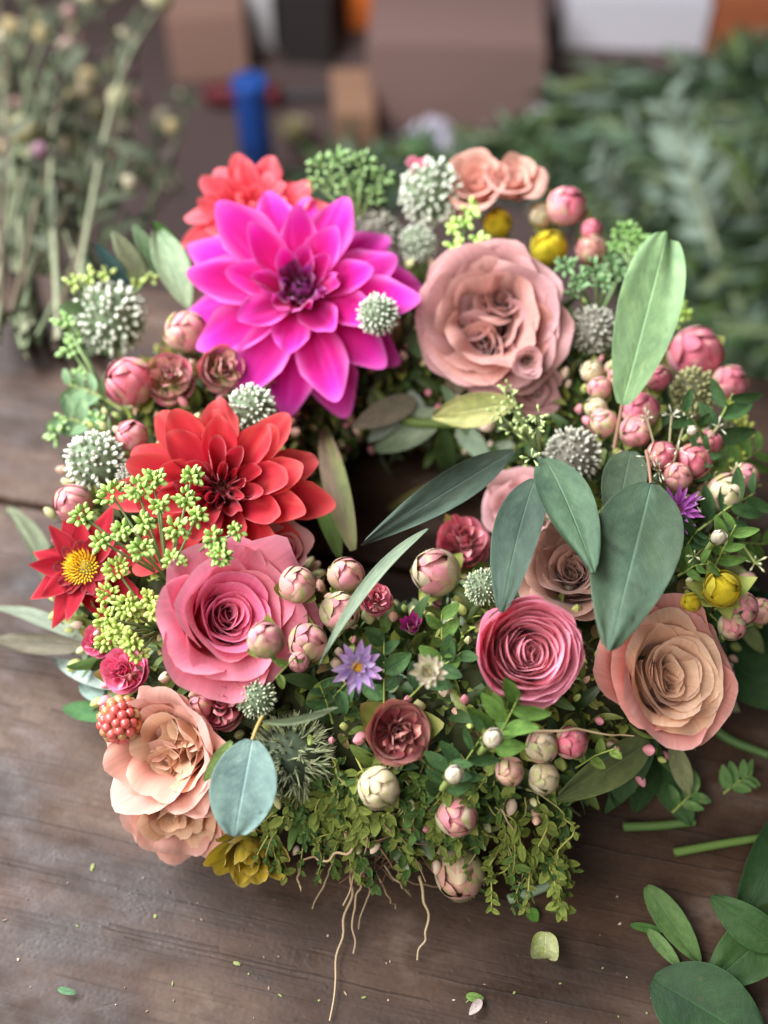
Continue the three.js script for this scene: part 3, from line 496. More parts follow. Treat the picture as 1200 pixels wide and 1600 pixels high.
dahlia({ seed: 3, px: 345, py: 772, r: 168, tx: -0.05, ty: 0.3, off: 0.026, label: 'orange red dahlia with rolled inner petals under the sedum spray', rings: [
  { n: 11, L: 1.0, w: 0.2, el: -6, cur: 4, cup: 0.85, dye: RED, ej: 8, edge: '#e05a52' }, { n: 10, L: 0.86, w: 0.195, edge: '#e05a52', el: 14, cur: 8, cup: 0.95, dye: RED, ej: 6 }, { n: 9, L: 0.7, w: 0.19, el: 30, cur: 12, cup: 1.3, dye: RED }, { n: 9, L: 0.52, w: 0.15, el: 44, cur: 15, cup: 1.9, tipcup: 0.95, dye: REDI },
  { n: 9, L: 0.38, w: 0.12, el: 56, cur: 12, cup: 2.4, tipcup: 1.1, dye: REDI, nu: 9, nv: 10 }, { n: 12, L: 0.24, w: 0.06, el: 66, cur: 30, cup: 1.8, dye: REDC, nu: 7, nv: 6 }, { n: 12, L: 0.18, w: 0.045, el: 76, cur: 40, cup: 1.8, dye: REDC, nu: 7, nv: 6, r0: 0.03 }], disc: { r: 0.1, h: 0.12, y: 0.02, c: ['#7a0c1e', '#c9a01c', '#8f1624'] } });
dahlia({ seed: 4, px: 133, py: 888, r: 100, tx: -0.35, ty: 0.12, off: 0.012, label: 'small crimson dahlia with bright yellow eye at the left rim', rings: [
  { n: 8, L: 1.0, w: 0.24, el: 2, cur: -4, cup: 0.7, dye: REDI, k: 0.55, e: 1.3 }, { n: 8, L: 0.85, w: 0.22, el: 20, cur: 6, cup: 0.9, dye: REDI, k: 0.55, e: 1.3 }, { n: 9, L: 0.5, w: 0.13, el: 26, cur: 14, cup: 1.1, dye: dye('#c86a1c', '#a81430', '#8a1030', '#c8501c', 0.4) }], disc: { r: 0.25, h: 0.11, y: 0.16, c: ['#f0d020', '#f6de34', '#e8c01c', '#f2d640'] } });
const YEL = dye('#8a9a28', '#c0b02a', '#d6bc34', '#6a3a26', 0.35, 5);
dahlia({ seed: 6, px: 392, py: 1300, r: 88, tx: -0.1, ty: -0.75, off: 0.006, label: 'half closed yellow dahlia below the round blue green leaf', rings: [
  { n: 9, L: 1.0, w: 0.26, el: 38, cur: 28, cup: 0.9, dye: YEL }, { n: 9, L: 0.95, w: 0.24, el: 52, cur: 34, cup: 1.0, dye: YEL }, { n: 8, L: 0.85, w: 0.2, el: 66, cur: 40, cup: 1.2, dye: YEL }] });

// ------------------------------------------------------------------ roses
const CAP = dye('#b87a6c', '#ca9082', '#d6a096', '#b87c70', 0.3, 3), CAPO = dye('#c0827e', '#ce9692', '#d8a4a4', '#bc807c', 0.25, 3);
rose({ seed: 11, px: 770, py: 505, r: 128, tx: -0.05, ty: 0.18, N: 60, quarters: 4, pw: 1.1, label: 'dusty cappuccino pink garden rose at the upper right', mid: CAP, inner: CAP, outer: CAPO, split: 0.8, ruf: 0.028, wob: 0.22, shift: 0.16, rf: 4, WIn: 0.26, WOut: 0.68, lipIn: 24, lipOut: 95, off: 0.024 });
rose({ seed: 12, name: 'rose', px: 824, py: 562, r: 42, tx: 0.1, ty: -0.1, N: 14, label: 'small dusty pink rose swirl against the cappuccino rose', mid: CAP, inner: CAP, outer: CAPO, ruf: 0.02, wob: 0.1, in0: 2, out0: 52, lipOut: 120, off: 0.034 });
rose({ seed: 13, px: 835, py: 605, r: 55, tx: 0.2, ty: -0.5, N: 10, label: 'loose dusty pink rose hanging below the cappuccino rose', mid: CAPO, inner: CAPO, outer: CAPO, in0: 25, out0: 70, off: 0.012 });
const PNK = dye('#ee3c80', '#f65c98', '#fa86ae', '#fc9cbe', 0.25, 3), PNKO = dye('#ee7c8a', '#f68ca2', '#f894ae', '#fab0be', 0.3, 3);
rose({ seed: 14, px: 352, py: 965, r: 134, tx: 0.3, ty: 0.15, N: 28, pw: 1.3, WIn: 0.32, label: 'bright pink open rose beside the cluster of round buds', mid: PNK, inner: PNK, outer: PNKO, split: 0.66, ruf: 0.016, wob: 0.08, lipIn: 16, lipOut: 125, WOut: 0.8, off: 0.026 });
const PEA = dye('#dca074', '#eab890', '#f2caa8', '#dca084', 0.3, 3), PEAO = dye('#e09a80', '#eaaa98', '#f0baa8', '#dc9a90', 0.25, 3);
rose({ seed: 15, px: 276, py: 1165, r: 116, pw: 1.3, tx: -0.6, ty: -0.3, N: 46, quarters: 4, label: 'ruffled peach rose at the lower left edge', mid: PEA, inner: PEA, outer: PEAO, ruf: 0.04, wob: 0.25, shift: 0.14, notch: 0.08, lipIn: 30, lipOut: 110, tilt: 10, off: 0.018 });
rose({ seed: 31, px: 280, py: 1262, r: 90, tx: -0.1, ty: -0.95, N: 30, label: 'lower peach bloom crowding under the ruffled peach rose', mid: PEA, inner: PEA, outer: PEAO, ruf: 0.045, wob: 0.25, shift: 0.16, notch: 0.08, lipIn: 30, lipOut: 110, tilt: 10, off: 0.012 });
const RAN = dye('#ee5c7c', '#fa86a0', '#ffacc0', '#ee6c88', 0.2, 3), RANO = dye('#f28a9e', '#f89cb0', '#faa4be', '#fcb6c8', 0.2, 3);
rose({ seed: 16, name: 'ranunculus_rose', px: 822, py: 1018, r: 128, tx: 0.2, ty: 0.02, N: 72, label: 'deep pink ball rose with many tightly packed petals', mid: RAN, inner: RAN, outer: RANO, split: 0.8, ruf: 0.01, wob: 0.06, shift: 0.05, in0: 6, out0: 86, bowIn: -14, bowOut: -84, lipIn: 6, lipOut: 14, LIn: 0.86, LOut: 1.3, WIn: 0.2, WOut: 0.62, wrap: 1.04, pw: 1.1, jag: 0.05, tilt: 2, off: 0.03 });
rose({ seed: 17, px: 1036, py: 1058, r: 124, pw: 1.3, tx: 0.6, ty: 0.12, N: 42, label: 'large peach rose with salmon outer petals at the right', mid: PEA, inner: PEA, outer: dye('#e08070', '#e48e82', '#e8a092', '#dc8478', 0.2, 3), split: 0.84, WOut: 0.84, ruf: 0.03, wob: 0.16, shift: 0.12, lipIn: 24, lipOut: 95, tilt: 8, off: 0.02 });
const COP = dye('#b07a64', '#c0907a', '#c89c88', '#aa7460', 0.3, 3);
rose({ seed: 18, px: 895, py: 895, r: 92, tx: 0.0, ty: 0.3, N: 34, label: 'copper brown rose shaded behind the hanging eucalyptus leaves', mid: COP, inner: COP, outer: COP, ruf: 0.03, wob: 0.2, shift: 0.1, off: 0.016 });
rose({ seed: 19, px: 812, py: 798, r: 66, tx: -0.35, ty: 0.35, N: 18, label: 'pale dusty rose tucked behind the deep pink bud', mid: CAPO, inner: CAP, outer: CAPO, ruf: 0.03, wob: 0.15, off: 0.014 });
rose({ seed: 20, px: 748, py: 288, r: 58, tx: -0.1, ty: 0.6, N: 14, label: 'peach pink rose beside the white thistle globe at the back', mid: PEAO, inner: PEA, outer: PEAO, off: 0.03 });
rose({ seed: 21, px: 800, py: 283, r: 50, tx: 0.25, ty: 0.7, N: 12, label: 'smaller peach rose at the very back of the wreath', mid: PEAO, inner: PEA, outer: PEAO, off: 0.026 });
rose({ seed: 22, px: 655, py: 262, r: 26, tx: 0, ty: 0.9, N: 9, label: 'little pink rose peeking up behind the thistle globe', mid: PNKO, inner: PNK, outer: PNKO, off: 0.03 });
rose({ seed: 23, px: 705, py: 320, r: 34, tx: -0.2, ty: 0.3, N: 10, label: 'loose peach petals rose between thistle globe and green sprig', mid: PEAO, inner: PEA, outer: PEAO, off: 0.018 });
rose({ seed: 24, px: 440, py: 868, r: 62, tx: 0.1, ty: 0.55, N: 10, label: 'dusty rose petals rising behind the bright pink rose', mid: CAPO, inner: CAPO, outer: CAPO, in0: 20, out0: 60, off: 0.014 });

// ------------------------------------------------------------------ round buds
const BG = dye('#94a24c', '#c8b484', '#d6a098', '#9cac58', 0.9, 4);
const BP = dye('#aeb466', '#d8a496', '#dc8c98', '#c8bc8a', 0.8, 5);
const BD = dye('#b2706c', '#d2667a', '#dc7a8a', '#dcbaa6', 0.55, 6);
const BK = dye('#8e4646', '#b0565c', '#c08274', '#ccaa92', 0.5, 6);
const BC = dye('#a2ac5e', '#ccc89e', '#d2bea0', '#b2bc6e', 0.8, 4);
const OP = [[5, 1, 0.66], [5, 0.92, 0.74], [5, 0.82, 0.85]];
const BUDS = [
  [465, 912, 34, 0.1, 0.3, BG, BP, 0, 'round pink green bud touching the bright pink rose'], [414, 998, 33, -0.1, 0.35, BG, BP, 0, 'round bud with a green sepal at the lower edge of the pink rose'], [482, 1003, 36, 0.1, 0.2, BG, BP, 0, 'round pinkish bud between the pink rose and the long leaf'],
  [530, 955, 37, 0.2, 0.2, BC, BP, 0, 'cream green bud in the middle of the front bud cluster'], [541, 897, 34, 0.2, 0.5, BG, BP, 0, 'pink bud at the back of the front bud cluster'], [467, 1035, 20, 0, -0.2, BP, BP, 0, 'tiny pink bud under the front bud cluster'],
  [588, 935, 30, 0.1, 0.3, BD, BD, 0.7, 'fringed coral bud half behind the long narrow leaf'], [680, 893, 46, -0.2, 0.15, BC, BP, 0.25, 'opening cream and pink bud left of the grey thistle ball'], [724, 843, 50, 0, 0.35, BD, BD, 0.75, 'deep pink double bud above the grey thistle ball'],
  [345, 1098, 50, -0.05, 0.25, BK, BD, 0.6, 'dusky pink half open bud between two peach roses'], [310, 1105, 24, -0.4, 0.1, BP, BP, 0, 'small mauve bud at the left of the dusky half open bud'], [626, 1146, 58, 0.15, -0.05, BK, BK, 0.7, 'dark red brown open bud at the front centre'],
  [592, 1232, 40, 0, -0.3, BC, BC, 0, 'pale green bud below the dark red open bud'], [714, 1276, 38, 0.1, -0.2, BC, BP, 0, 'green and pink bud hanging at the front'], [718, 1368, 47, 0, -0.4, BC, BG, 0, 'lowest bud of the wreath, green turning pink'],
  [797, 1206, 28, 0.1, -0.2, BG, BG, 0, 'brownish pink bud beneath the ball rose'], [846, 1166, 30, 0, 0, BG, BC, 0, 'olive pink bud just below the ball rose'], [893, 1160, 33, 0.1, 0, BG, BD, 0.15, 'bud showing bright pink under the peach rose'], [850, 1217, 30, 0.1, -0.2, BC, BC, 0, 'yellow green bud by the olive leaf at lower right'],
  [1088, 552, 54, 0.15, 0.25, BP, BD, 0.12, 'large rosy bud at the right side of the wreath'], [1142, 598, 32, 0.5, 0.2, BP, BD, 0, 'coral bud at the outer right beside the large rosy bud'], [1002, 640, 34, -0.1, 0.3, BP, BD, 0, 'shiny rose bud at the foot of the tall eucalyptus leaf'], [993, 675, 28, 0, -0.2, BP, BP, 0, 'dusty pink bud just below the shiny rose bud'],
  [942, 661, 25, -0.3, 0, BP, BG, 0, 'striped pink bud left of the tall leaf stalk'], [936, 606, 23, -0.3, 0.2, BG, BP, 0, 'small round bud under the grey thistle globe'], [925, 580, 22, -0.2, 0.3, BC, BC, 0, 'pale green budlet next to the small round bud'], [930, 638, 20, -0.3, 0, BC, BC, 0, 'greenish budlet above the striped pink bud'], [968, 590, 24, 0, 0.2, BK, BP, 0, 'dark rose budlet beside the tall leaf'],
  [1028, 590, 26, 0, 0.1, BK, BD, 0, 'brick red bud behind the tall leaf'], [1035, 712, 30, 0.2, 0.2, BK, BD, 0.2, 'brick pink bud among wiry florets'], [1085, 720, 34, 0.2, 0.1, BK, BD, 0.2, 'orange red bud under the dark green leaves'], [1135, 770, 34, 0.3, 0.1, BG, BC, 0, 'greenish bud at the right rim above the aster'], [1165, 745, 26, 0.4, 0.1, BG, BP, 0, 'blush bud at the right rim below the yellow green sedum'], [1060, 745, 26, 0.2, 0.1, BK, BP, 0, 'dusky bud just above the purple aster'], [1110, 690, 24, 0.2, 0.2, BP, BD, 0, 'small rose bud under the dark fanning leaves'],
  [290, 518, 40, -0.1, 0.2, BG, BP, 0, 'cream pink bud left of the magenta dahlia'], [200, 596, 44, -0.35, 0.1, BP, BD, 0.3, 'rosy bud at the left below the white thistle globe'], [264, 588, 50, 0, 0.3, BD, BP, 0.7, 'open frilly pink bud with cream heart'], [350, 575, 40, 0.2, 0.2, BD, BP, 0.6, 'frilly pink bud against the magenta dahlia'],
  [112, 786, 34, -0.4, 0.1, BP, BP, 0, 'pink bud at the left rim above the crimson dahlia'], [206, 680, 28, -0.2, 0.2, BD, BP, 0, 'coral pink bud behind the orange dahlia'], [886, 320, 38, 0.2, 0.5, BP, BD, 0, 'glossy pink bud at the back right'], [925, 358, 20, 0.4, 0.2, BD, BD, 0, 'small pink bud beside the glossy back bud'], [925, 388, 30, 0, 0.4, BK, BG, 0, 'brown green bud by the yellow buds'], [845, 335, 22, -0.2, 0.4, BG, BC, 0, 'pale bud between the yellow buds and pink bud'],
  [1158, 950, 32, 0.4, -0.1, BP, BP, 0, 'pale pink bud at the right rim'], [1190, 955, 26, 0.4, 0, BP, BG, 0, 'pink bud cut by the right picture edge'], [1145, 980, 26, 0.3, -0.3, BC, BP, 0, 'green pink bud under the yellow flower'],
];
BUDS.forEach(([px, py, r, tx, ty, outer, inner, open, label], i) => bud({ seed: 100 + i, px, py, r, tx, ty, outer, inner, open: open > 0.3 ? open : open * 0.25, label, group: 'round buds of the wreath', shells: open > 0.3 ? OP : undefined, sepals: open > 0.5 ? 2 : 3, off: i === 1 ? 0.05 : i === 0 ? 0.036 : i === 14 || i === 13 ? 0.014 : 0.022, heartDye: open > 0.5 ? inner : undefined }));
const FR = dye('#e8a890', '#f2608e', '#f888ae', '#fcc0cc', 0.5, 6);
bud({ seed: 160, name: 'frilled_flower', px: 192, py: 1046, r: 44, tx: -0.3, ty: 0.1, open: 0.9, outer: FR, inner: FR, shells: OP, heart: 20, off: 0.014, label: 'frilled hot pink flower with cream stamens above the berry' });
bud({ seed: 161, name: 'frilled_flower', px: 152, py: 1000, r: 32, tx: -0.45, ty: 0.1, open: 0.8, outer: FR, inner: FR, shells: OP, heart: 12, off: 0.008, label: 'small hot pink flower under the crimson dahlia' });

// ------------------------------------------------------------------ thistle globes
const GR = 'thistle globes of the wreath', GY = { dark: '#6d6a5e', mid: '#86877a', tip: '#b9bba8' };
[[172, 497, 60, 'large white green thistle globe at the upper left', { n: 210 }], [590, 492, 35, 'small thistle globe in front of the magenta dahlia', { n: 170, off: 0.05 }], [393, 638, 40, 'thistle globe between the magenta and orange dahlias', { n: 170, off: 0.034 }], [152, 722, 52, 'thistle globe at the left rim beside the orange dahlia', { n: 190 }], [206, 748, 27, 'small grey thistle globe behind the sedum spray', GY],
  [674, 300, 54, 'largest back thistle globe next to the peach rose', { n: 200, off: 0.036 }], [588, 368, 42, 'thistle globe just right of the magenta dahlia top', GY], [652, 380, 32, 'small pale thistle globe below the largest back globe', {}], [926, 515, 40, 'grey thistle globe left of the tall eucalyptus leaf', { ...GY, n: 170 }], [896, 712, 48, 'grey green thistle globe right of the seed sprig', { ...GY, n: 190 }], [1085, 612, 40, 'green thistle globe under the large rosy bud', { tip: '#c3c48a', mid: '#8f9560', dark: '#5b5c3c' }],
  [755, 917, 31, 'little grey thistle ball above the ball rose', { n: 200, w: 0.055, mid: '#8a9b7c', tip: '#b3bfa0' }], [400, 1090, 34, 'little thistle ball above the round blue green leaf', { n: 180, w: 0.06, mid: '#8a9b7c', tip: '#b8c0a0' }]]
  .forEach(([px, py, r, label, x], i) => globe({ seed: 200 + i, px, py, r, label, group: GR, ...x, tx: rr(-0.3, 0.3), ty: rr(-0.2, 0.4) }));
globe({ seed: 230, px: 456, py: 1182, r: 64, label: 'bristly dark green thistle head at the lower left', group: GR, n: 380, bristle: true, len: 0.42, w: 0.034, jit: 0.25, dark: '#3c4a34', mid: '#74835a', tip: '#b0b58c', off: 0.008, hairs: true });

// ------------------------------------------------------------------ sedum and seed sprays
spray({ seed: 301, root: [262, 905], tint: '#94b45c', off: 0.052, bl: 13, fat: 0.95, dense: 1.9, label: 'branching light green sedum spray in front of the orange dahlia', clusters: [[173, 771, 24], [126, 804, 18, 8], [158, 846, 17, 8], [215, 765, 20], [240, 748, 17], [300, 745, 18, 10], [292, 780, 18, 10], [225, 817, 17, 8], [277, 826, 20], [308, 806, 15, 8], [333, 842, 17], [370, 829, 13, 7], [346, 868, 17], [221, 858, 18], [271, 875, 17], [190, 830, 15, 8], [250, 790, 15, 8]] });
spray({ seed: 302, root: [250, 985], tint: '#a4ba5a', off: 0.038, bl: 12, fat: 0.95, dense: 1.9, label: 'yellow green sedum spray at the left of the pink rose', clusters: [[180, 888, 18], [167, 929, 19], [197, 945, 19], [165, 967, 18], [208, 958, 16], [234, 935, 15, 9], [240, 955, 12, 7], [167, 998, 18], [206, 1004, 18], [182, 985, 16], [217, 1020, 14, 8]] });
spray({ seed: 303, root: [560, 345], tint: '#7fa566', off: 0.04, bl: 10, merged: true, label: 'soft green sedum head at the back of the wreath', clusters: [[500, 255, 22, 14], [530, 245, 24, 16], [565, 255, 24, 16], [595, 275, 20, 14], [520, 285, 22, 14], [555, 290, 24, 16], [585, 305, 18, 12], [545, 315, 20, 12], [490, 285, 16, 10]] });
spray({ seed: 304, root: [935, 500], tint: '#6b9262', off: 0.034, bl: 13, fat: 0.75, merged: true, label: 'dark green sedum with slender buds left of the tall leaf', clusters: [[885, 415, 17, 14], [905, 440, 18, 14], [930, 420, 18, 14], [955, 405, 17, 14], [945, 440, 17, 12], [970, 425, 15, 10], [895, 455, 13, 8]] });
spray({ seed: 305, root: [995, 430], tint: '#74a056', off: 0.032, bl: 11, merged: true, label: 'fresh green sedum head behind the tall leaf top', clusters: [[975, 360, 17, 14], [1000, 370, 16, 14], [985, 385, 17, 14], [965, 380, 14, 10]] });
spray({ seed: 306, root: [1040, 530], tint: '#8fae46', off: 0.02, bl: 11, merged: true, label: 'lime sedum tip right of the tall leaf', clusters: [[1058, 470, 14, 10], [1070, 490, 14, 10], [1055, 505, 12, 8]] });
spray({ seed: 307, root: [1120, 720], tint: '#b0bf4c', off: 0.018, bl: 11, merged: true, label: 'yellow green sedum along the right rim', clusters: [[1150, 650, 15, 10], [1165, 672, 16, 12], [1160, 695, 15, 10], [1150, 715, 14, 10], [1140, 635, 12, 8]] });
spray({ seed: 308, root: [175, 640], tint: '#9cc27c', off: 0.014, bl: 12, merged: true, label: 'pale green sedum cascading down the left rim', clusters: [[100, 500, 18, 10], [110, 545, 18, 10], [120, 590, 20, 12], [130, 630, 18, 10], [100, 660, 18, 12], [160, 620, 18, 10], [85, 680, 14, 8], [150, 660, 16, 10], [120, 525, 14, 8]] });
spray({ seed: 309, root: [190, 480], tint: '#a9bd6a', off: 0.02, bl: 13, merged: true, label: 'yellowish sedum tips behind the white thistle globe', clusters: [[115, 440, 14, 7], [140, 432, 14, 7], [165, 428, 14, 8], [215, 440, 16, 8], [235, 432, 13, 7]] });
spray({ seed: 310, name: 'seed_sprig', cat: 'eucalyptus', kind: 'pod', root: [845, 710], tint: '#a9c07c', off: 0.05, bl: 13, fat: 0.6, sw: 2.2, stem: '#9ab078', label: 'pale green eucalyptus seed sprig in the centre right', clusters: [[790, 622, 17, 8], [805, 640, 14, 7], [778, 645, 15, 6], [820, 660, 15, 7], [838, 668, 14, 7], [800, 672, 14, 6], [830, 715, 12, 6], [842, 650, 12, 6], [795, 605, 10, 5]] });
spray({ seed: 311, name: 'green_blossom_sprig', cat: 'blossom sprig', root: [715, 400], tint: '#a5c868', off: 0.045, bl: 15, label: 'bright green budding sprig above the cappuccino rose', clusters: [[737, 325, 14, 6], [708, 355, 13, 6], [750, 375, 14, 7], [712, 385, 14, 7], [730, 345, 12, 5]] });

// ------------------------------------------------------------------ yellow buds
const YB = dye('#a49c1c', '#d0ba1c', '#dcc628', '#a8a828', 0.3, 3);
[[778, 348, 28, 'round yellow green bud above the cappuccino rose', 0.4], [858, 386, 33, 'ochre yellow bud with pointed tip at the back right', 0.4], [1079, 942, 20, 'small yellow bud held in green sepals at the right', 0], [1128, 920, 38, 'open lemon yellow bud at the right rim', 0.2]].forEach(([px, py, r, label, ty], i) => bud({ seed: 400 + i, name: 'yellow_bud', px, py, r, tx: 0, ty, outer: i === 3 ? dye('#b4bc28', '#dccc24', '#ecdc3c', '#f0e668', 0.3) : YB, inner: YB, open: i === 3 ? 0.25 : 0, label, group: 'yellow buds of the wreath', off: 0.028, sepals: i > 1 ? 6 : 3, flare: i > 1 ? 45 : 0 }));

// ------------------------------------------------------------------ eucalyptus and olive leaves
leaf({ a: [972, 632, 0.035], b: [1042, 362, 0.075], w: 98, col: '#7c9c6a', col2: '#84a474', bend: 14, cup: 0.25, bulge: 1.2, sharp: 0.5, stem: [960, 700, 0.02], label: 'tall upright pale green eucalyptus leaf at the right' });
leaf({ a: [1017, 756, 0.05], b: [952, 1017, 0.06], w: 140, col: '#42543f', col2: '#4a604c', bend: 12, cup: 0.3, bulge: 0.78, sharp: 0.85, stem: [1010, 705, 0.035], marks: [[0.46, -0.55, 0.03, 0.6, 0.6, '#3a4638'], [0.36, -0.93, 0.045, 0.14, 0.8, '#5c3c48'], [0.66, 0.35, 0.022, 0.6, 0.5, '#3c4a3c'], [0.82, 0.6, 0.02, 0.12, 0.7, '#2e3a2e'], [0.9, -0.1, 0.012, 0.5, 0.4, '#3c4a3c']], label: 'largest hanging grey green eucalyptus leaf in front of the copper rose' });
leaf({ a: [850, 716, 0.045], b: [928, 895, 0.06], w: 82, col: '#4c6650', col2: '#567054', bend: 18, cup: 0.35, bulge: 0.95, roll: -8, label: 'green eucalyptus leaf hanging right of its darker twin' });
leaf({ a: [836, 748, 0.046], b: [783, 957, 0.05], w: 80, col: '#3e5044', col2: '#485c4c', bend: 14, cup: 0.4, bulge: 0.85, roll: 12, label: 'dark blue green eucalyptus leaf hanging above the ball rose' });
leaf({ a: [802, 704, 0.045], b: [563, 852, 0.04], w: 58, col: '#4e6052', col2: '#5a6c5c', bend: 20, cup: 0.45, bulge: 0.85, sharp: 1.0, label: 'long slim eucalyptus leaf pointing left across the hole' });
leaf({ a: [805, 628, 0.045], b: [674, 652, 0.05], w: 54, col: '#9a9e5c', col2: '#a5a468', bend: 18, cup: 0.35, bulge: 0.85, sharp: 0.9, label: 'yellow olive eucalyptus leaf left of the seed sprig' });
leaf({ a: [394, 1156, 0.036], b: [366, 1307, 0.046], w: 104, col: '#7c9a92', col2: '#86a49a', bend: 10, cup: 0.25, bulge: 0.95, sharp: 0.62, stem: [410, 1120, 0.03], stemCol: '#a08a4c', marks: [[0.7, 0.75, 0.03, 0.09, 0.8, '#4a5c50'], [0.3, -0.4, 0.012, 0.05, 0.5, '#5a6c60'], [0.55, 0.3, 0.01, 0.04, 0.5, '#5a6c60']], label: 'round blue green eucalyptus leaf at the lower left' });
leaf({ a: [362, 1158, 0.035], b: [318, 1222, 0.035], w: 22, col: '#7d9452', bend: 15, label: 'thin green leaf edge behind the round blue green leaf' });
leaf({ a: [668, 826, 0.05], b: [498, 1043, 0.045], w: 30, col: '#8a9a80', col2: '#7a8c74', bend: 26, cup: 0.6, roll: 35, sharp: 1.0, label: 'narrow grey leaf slanting across the front bud cluster' });
leaf({ a: [410, 1128, 0.035], b: [528, 1106, 0.035], w: 18, col: '#8fa07c', bend: 18, cup: 0.6, roll: 40, label: 'short narrow leaf above the bristly thistle head' });
leaf({ a: [985, 705, 0.03], b: [960, 830, 0.03], w: 70, col: '#44543f', col2: '#4d5f48', bend: 12, label: 'dark leaf behind the largest hanging leaf' });
leaf({ a: [295, 482, 0.02], b: [245, 358, 0.045], w: 54, col: '#87a07a', col2: '#93aa84', bend: 14, bulge: 1.05, label: 'pale green leaf at the upper left beside the magenta dahlia' });
leaf({ a: [300, 475, 0.018], b: [305, 390, 0.035], w: 42, col: '#9a8a72', col2: '#8a8468', bend: 12, label: 'dusky tan leaf touching the magenta dahlia' });
leaf({ a: [285, 420, 0.014], b: [238, 345, 0.03], w: 34, col: '#4d7a38', col2: '#5a8642', bend: 20, roll: 20, label: 'bright green leaf behind the pale leaf at upper left' });
leaf({ a: [250, 430, 0.012], b: [208, 350, 0.025], w: 30, col: '#7a9870', bend: 15, label: 'soft green leaf second from the bright green one' });
leaf({ a: [225, 440, 0.012], b: [175, 360, 0.02], w: 34, col: '#8a9472', bend: 15, label: 'olive grey leaf above the yellowish sedum tips' });
leaf({ a: [200, 455, 0.012], b: [148, 380, 0.02], w: 28, col: '#466a66', bend: 15, roll: 20, label: 'dark teal leaf at the upper left rim' });
leaf({ name: 'olive_leaf', a: [92, 945, 0.004], b: [10, 797, 0, 0.02], w: 34, col: '#7c8468', bend: 25, roll: 30, label: 'olive leaf sticking out left beside the crimson dahlia' });
leaf({ name: 'olive_leaf', a: [130, 1000, 0.002], b: [-10, 950, 0, 0.015], w: 26, col: '#85907a', bend: 20, roll: 30, label: 'upper grey olive leaf at the left picture edge' });
leaf({ name: 'olive_leaf', a: [135, 1010, 0.002], b: [-20, 1000, 0, 0.012], w: 34, col: '#6f6a58', bend: 14, label: 'lower brownish olive leaf at the left picture edge' });
leaf({ name: 'olive_leaf', a: [190, 1118, 0.002], b: [96, 1106, 0, 0.012], w: 32, col: '#4a7444', bend: 16, label: 'dark green leaf left of the berry' });
leaf({ name: 'grey_leaf', a: [175, 1075, 0.002], b: [85, 1030, 0, 0.02], w: 26, col: '#9fb0a4', bend: 16, label: 'silvery leaf above the dark leaf by the berry' });
leaf({ name: 'grey_leaf', a: [185, 1095, 0.002], b: [130, 1065, 0, 0.02], w: 40, col: '#8fa89a', bend: 16, label: 'broad silvery leaf behind the frilled pink flower' });
leaf({ name: 'olive_leaf', a: [430, 1345, 0.002], b: [360, 1372, 0, 0.01], w: 30, col: '#4d6e4a', bend: 16, label: 'dark leaf on the table under the yellow dahlia' });
leaf({ name: 'olive_leaf', a: [1015, 1158, 0.006], b: [868, 1250, 0.012], w: 62, col: '#73814f', col2: '#66754a', bend: 18, roll: -15, label: 'broad olive leaf under the large peach rose' });
leaf({ name: 'olive_leaf', a: [1022, 1150, 0.004], b: [945, 1272, 0, 0.02], w: 36, col: '#44603a', bend: 18, roll: -20, label: 'dark narrow olive leaf below the large peach rose' });
leaf({ name: 'olive_leaf', a: [1050, 1160, 0.004], b: [1078, 1243, 0, 0.012], w: 32, col: '#a5ac7c', bend: 12, label: 'pale olive leaf pointing down from the large peach rose' });
leaf({ name: 'olive_leaf', a: [1105, 1070, 0.004], b: [1156, 1113, 0, 0.02], w: 26, col: '#a5ad84', bend: 12, label: 'pale olive leaf tip at the right of the large peach rose' });
leaf({ name: 'olive_leaf', a: [1150, 960, 0.004], b: [1195, 1022, 0, 0.03], w: 26, col: '#93a468', bend: 12, label: 'light leaf below the pink bud at the right edge' });
// leaves inside the hole
leaf({ name: 'olive_leaf', a: [552, 860, 0.004], b: [505, 668, 0.004], w: 40, col: '#8a7a62', col2: '#7c8450', bend: 22, label: 'brown green blade inside the hole by the orange dahlia' });
leaf({ name: 'olive_leaf', a: [530, 870, 0.004], b: [490, 740, 0.006], w: 34, col: '#55702f', bend: 18, label: 'dark green blade inside the hole at its left' });
leaf({ name: 'olive_leaf', a: [690, 645, 0.012], b: [585, 705, 0.018], w: 52, col: '#7d8f72', col2: '#8fa085', bend: 16, label: 'silver green leaf hanging into the hole below the dahlia' });
leaf({ name: 'olive_leaf', a: [650, 625, 0.012], b: [550, 668, 0.02], w: 42, col: '#7d7a66', bend: 16, label: 'grey brown leaf under the magenta dahlia at the hole' });
leaf({ name: 'olive_leaf', a: [635, 640, 0.012], b: [575, 690, 0.016], w: 26, col: '#9aaa9a', bend: 16, label: 'small silvery leaf under the grey brown hole leaf' });
leaf({ name: 'olive_leaf', a: [695, 665, 0.012], b: [700, 745, 0.012], w: 34, col: '#55703f', bend: 16, label: 'mid green leaf hanging down at the back of the hole' });
leaf({ name: 'olive_leaf', a: [715, 665, 0.012], b: [770, 725, 0.014], w: 34, col: '#7f9478', bend: 16, label: 'grey green leaf hanging at the right back of the hole' });
leaf({ name: 'olive_leaf', a: [760, 745, 0.006], b: [600, 800, 0.004], w: 40, col: '#83804f', bend: 16, label: 'olive leaf low in the hole behind the slim leaf' });
leaf({ name: 'olive_leaf', a: [715, 575, 0.004], b: [708, 625, 0.01], w: 34, col: '#8a7f66', bend: 12, label: 'tan leaf under the cappuccino rose' });
leaf({ name: 'olive_leaf', a: [640, 520, 0.01], b: [680, 560, 0.012], w: 40, col: '#47663a', bend: 16, label: 'deep green leaf between dahlia and cappuccino rose' });
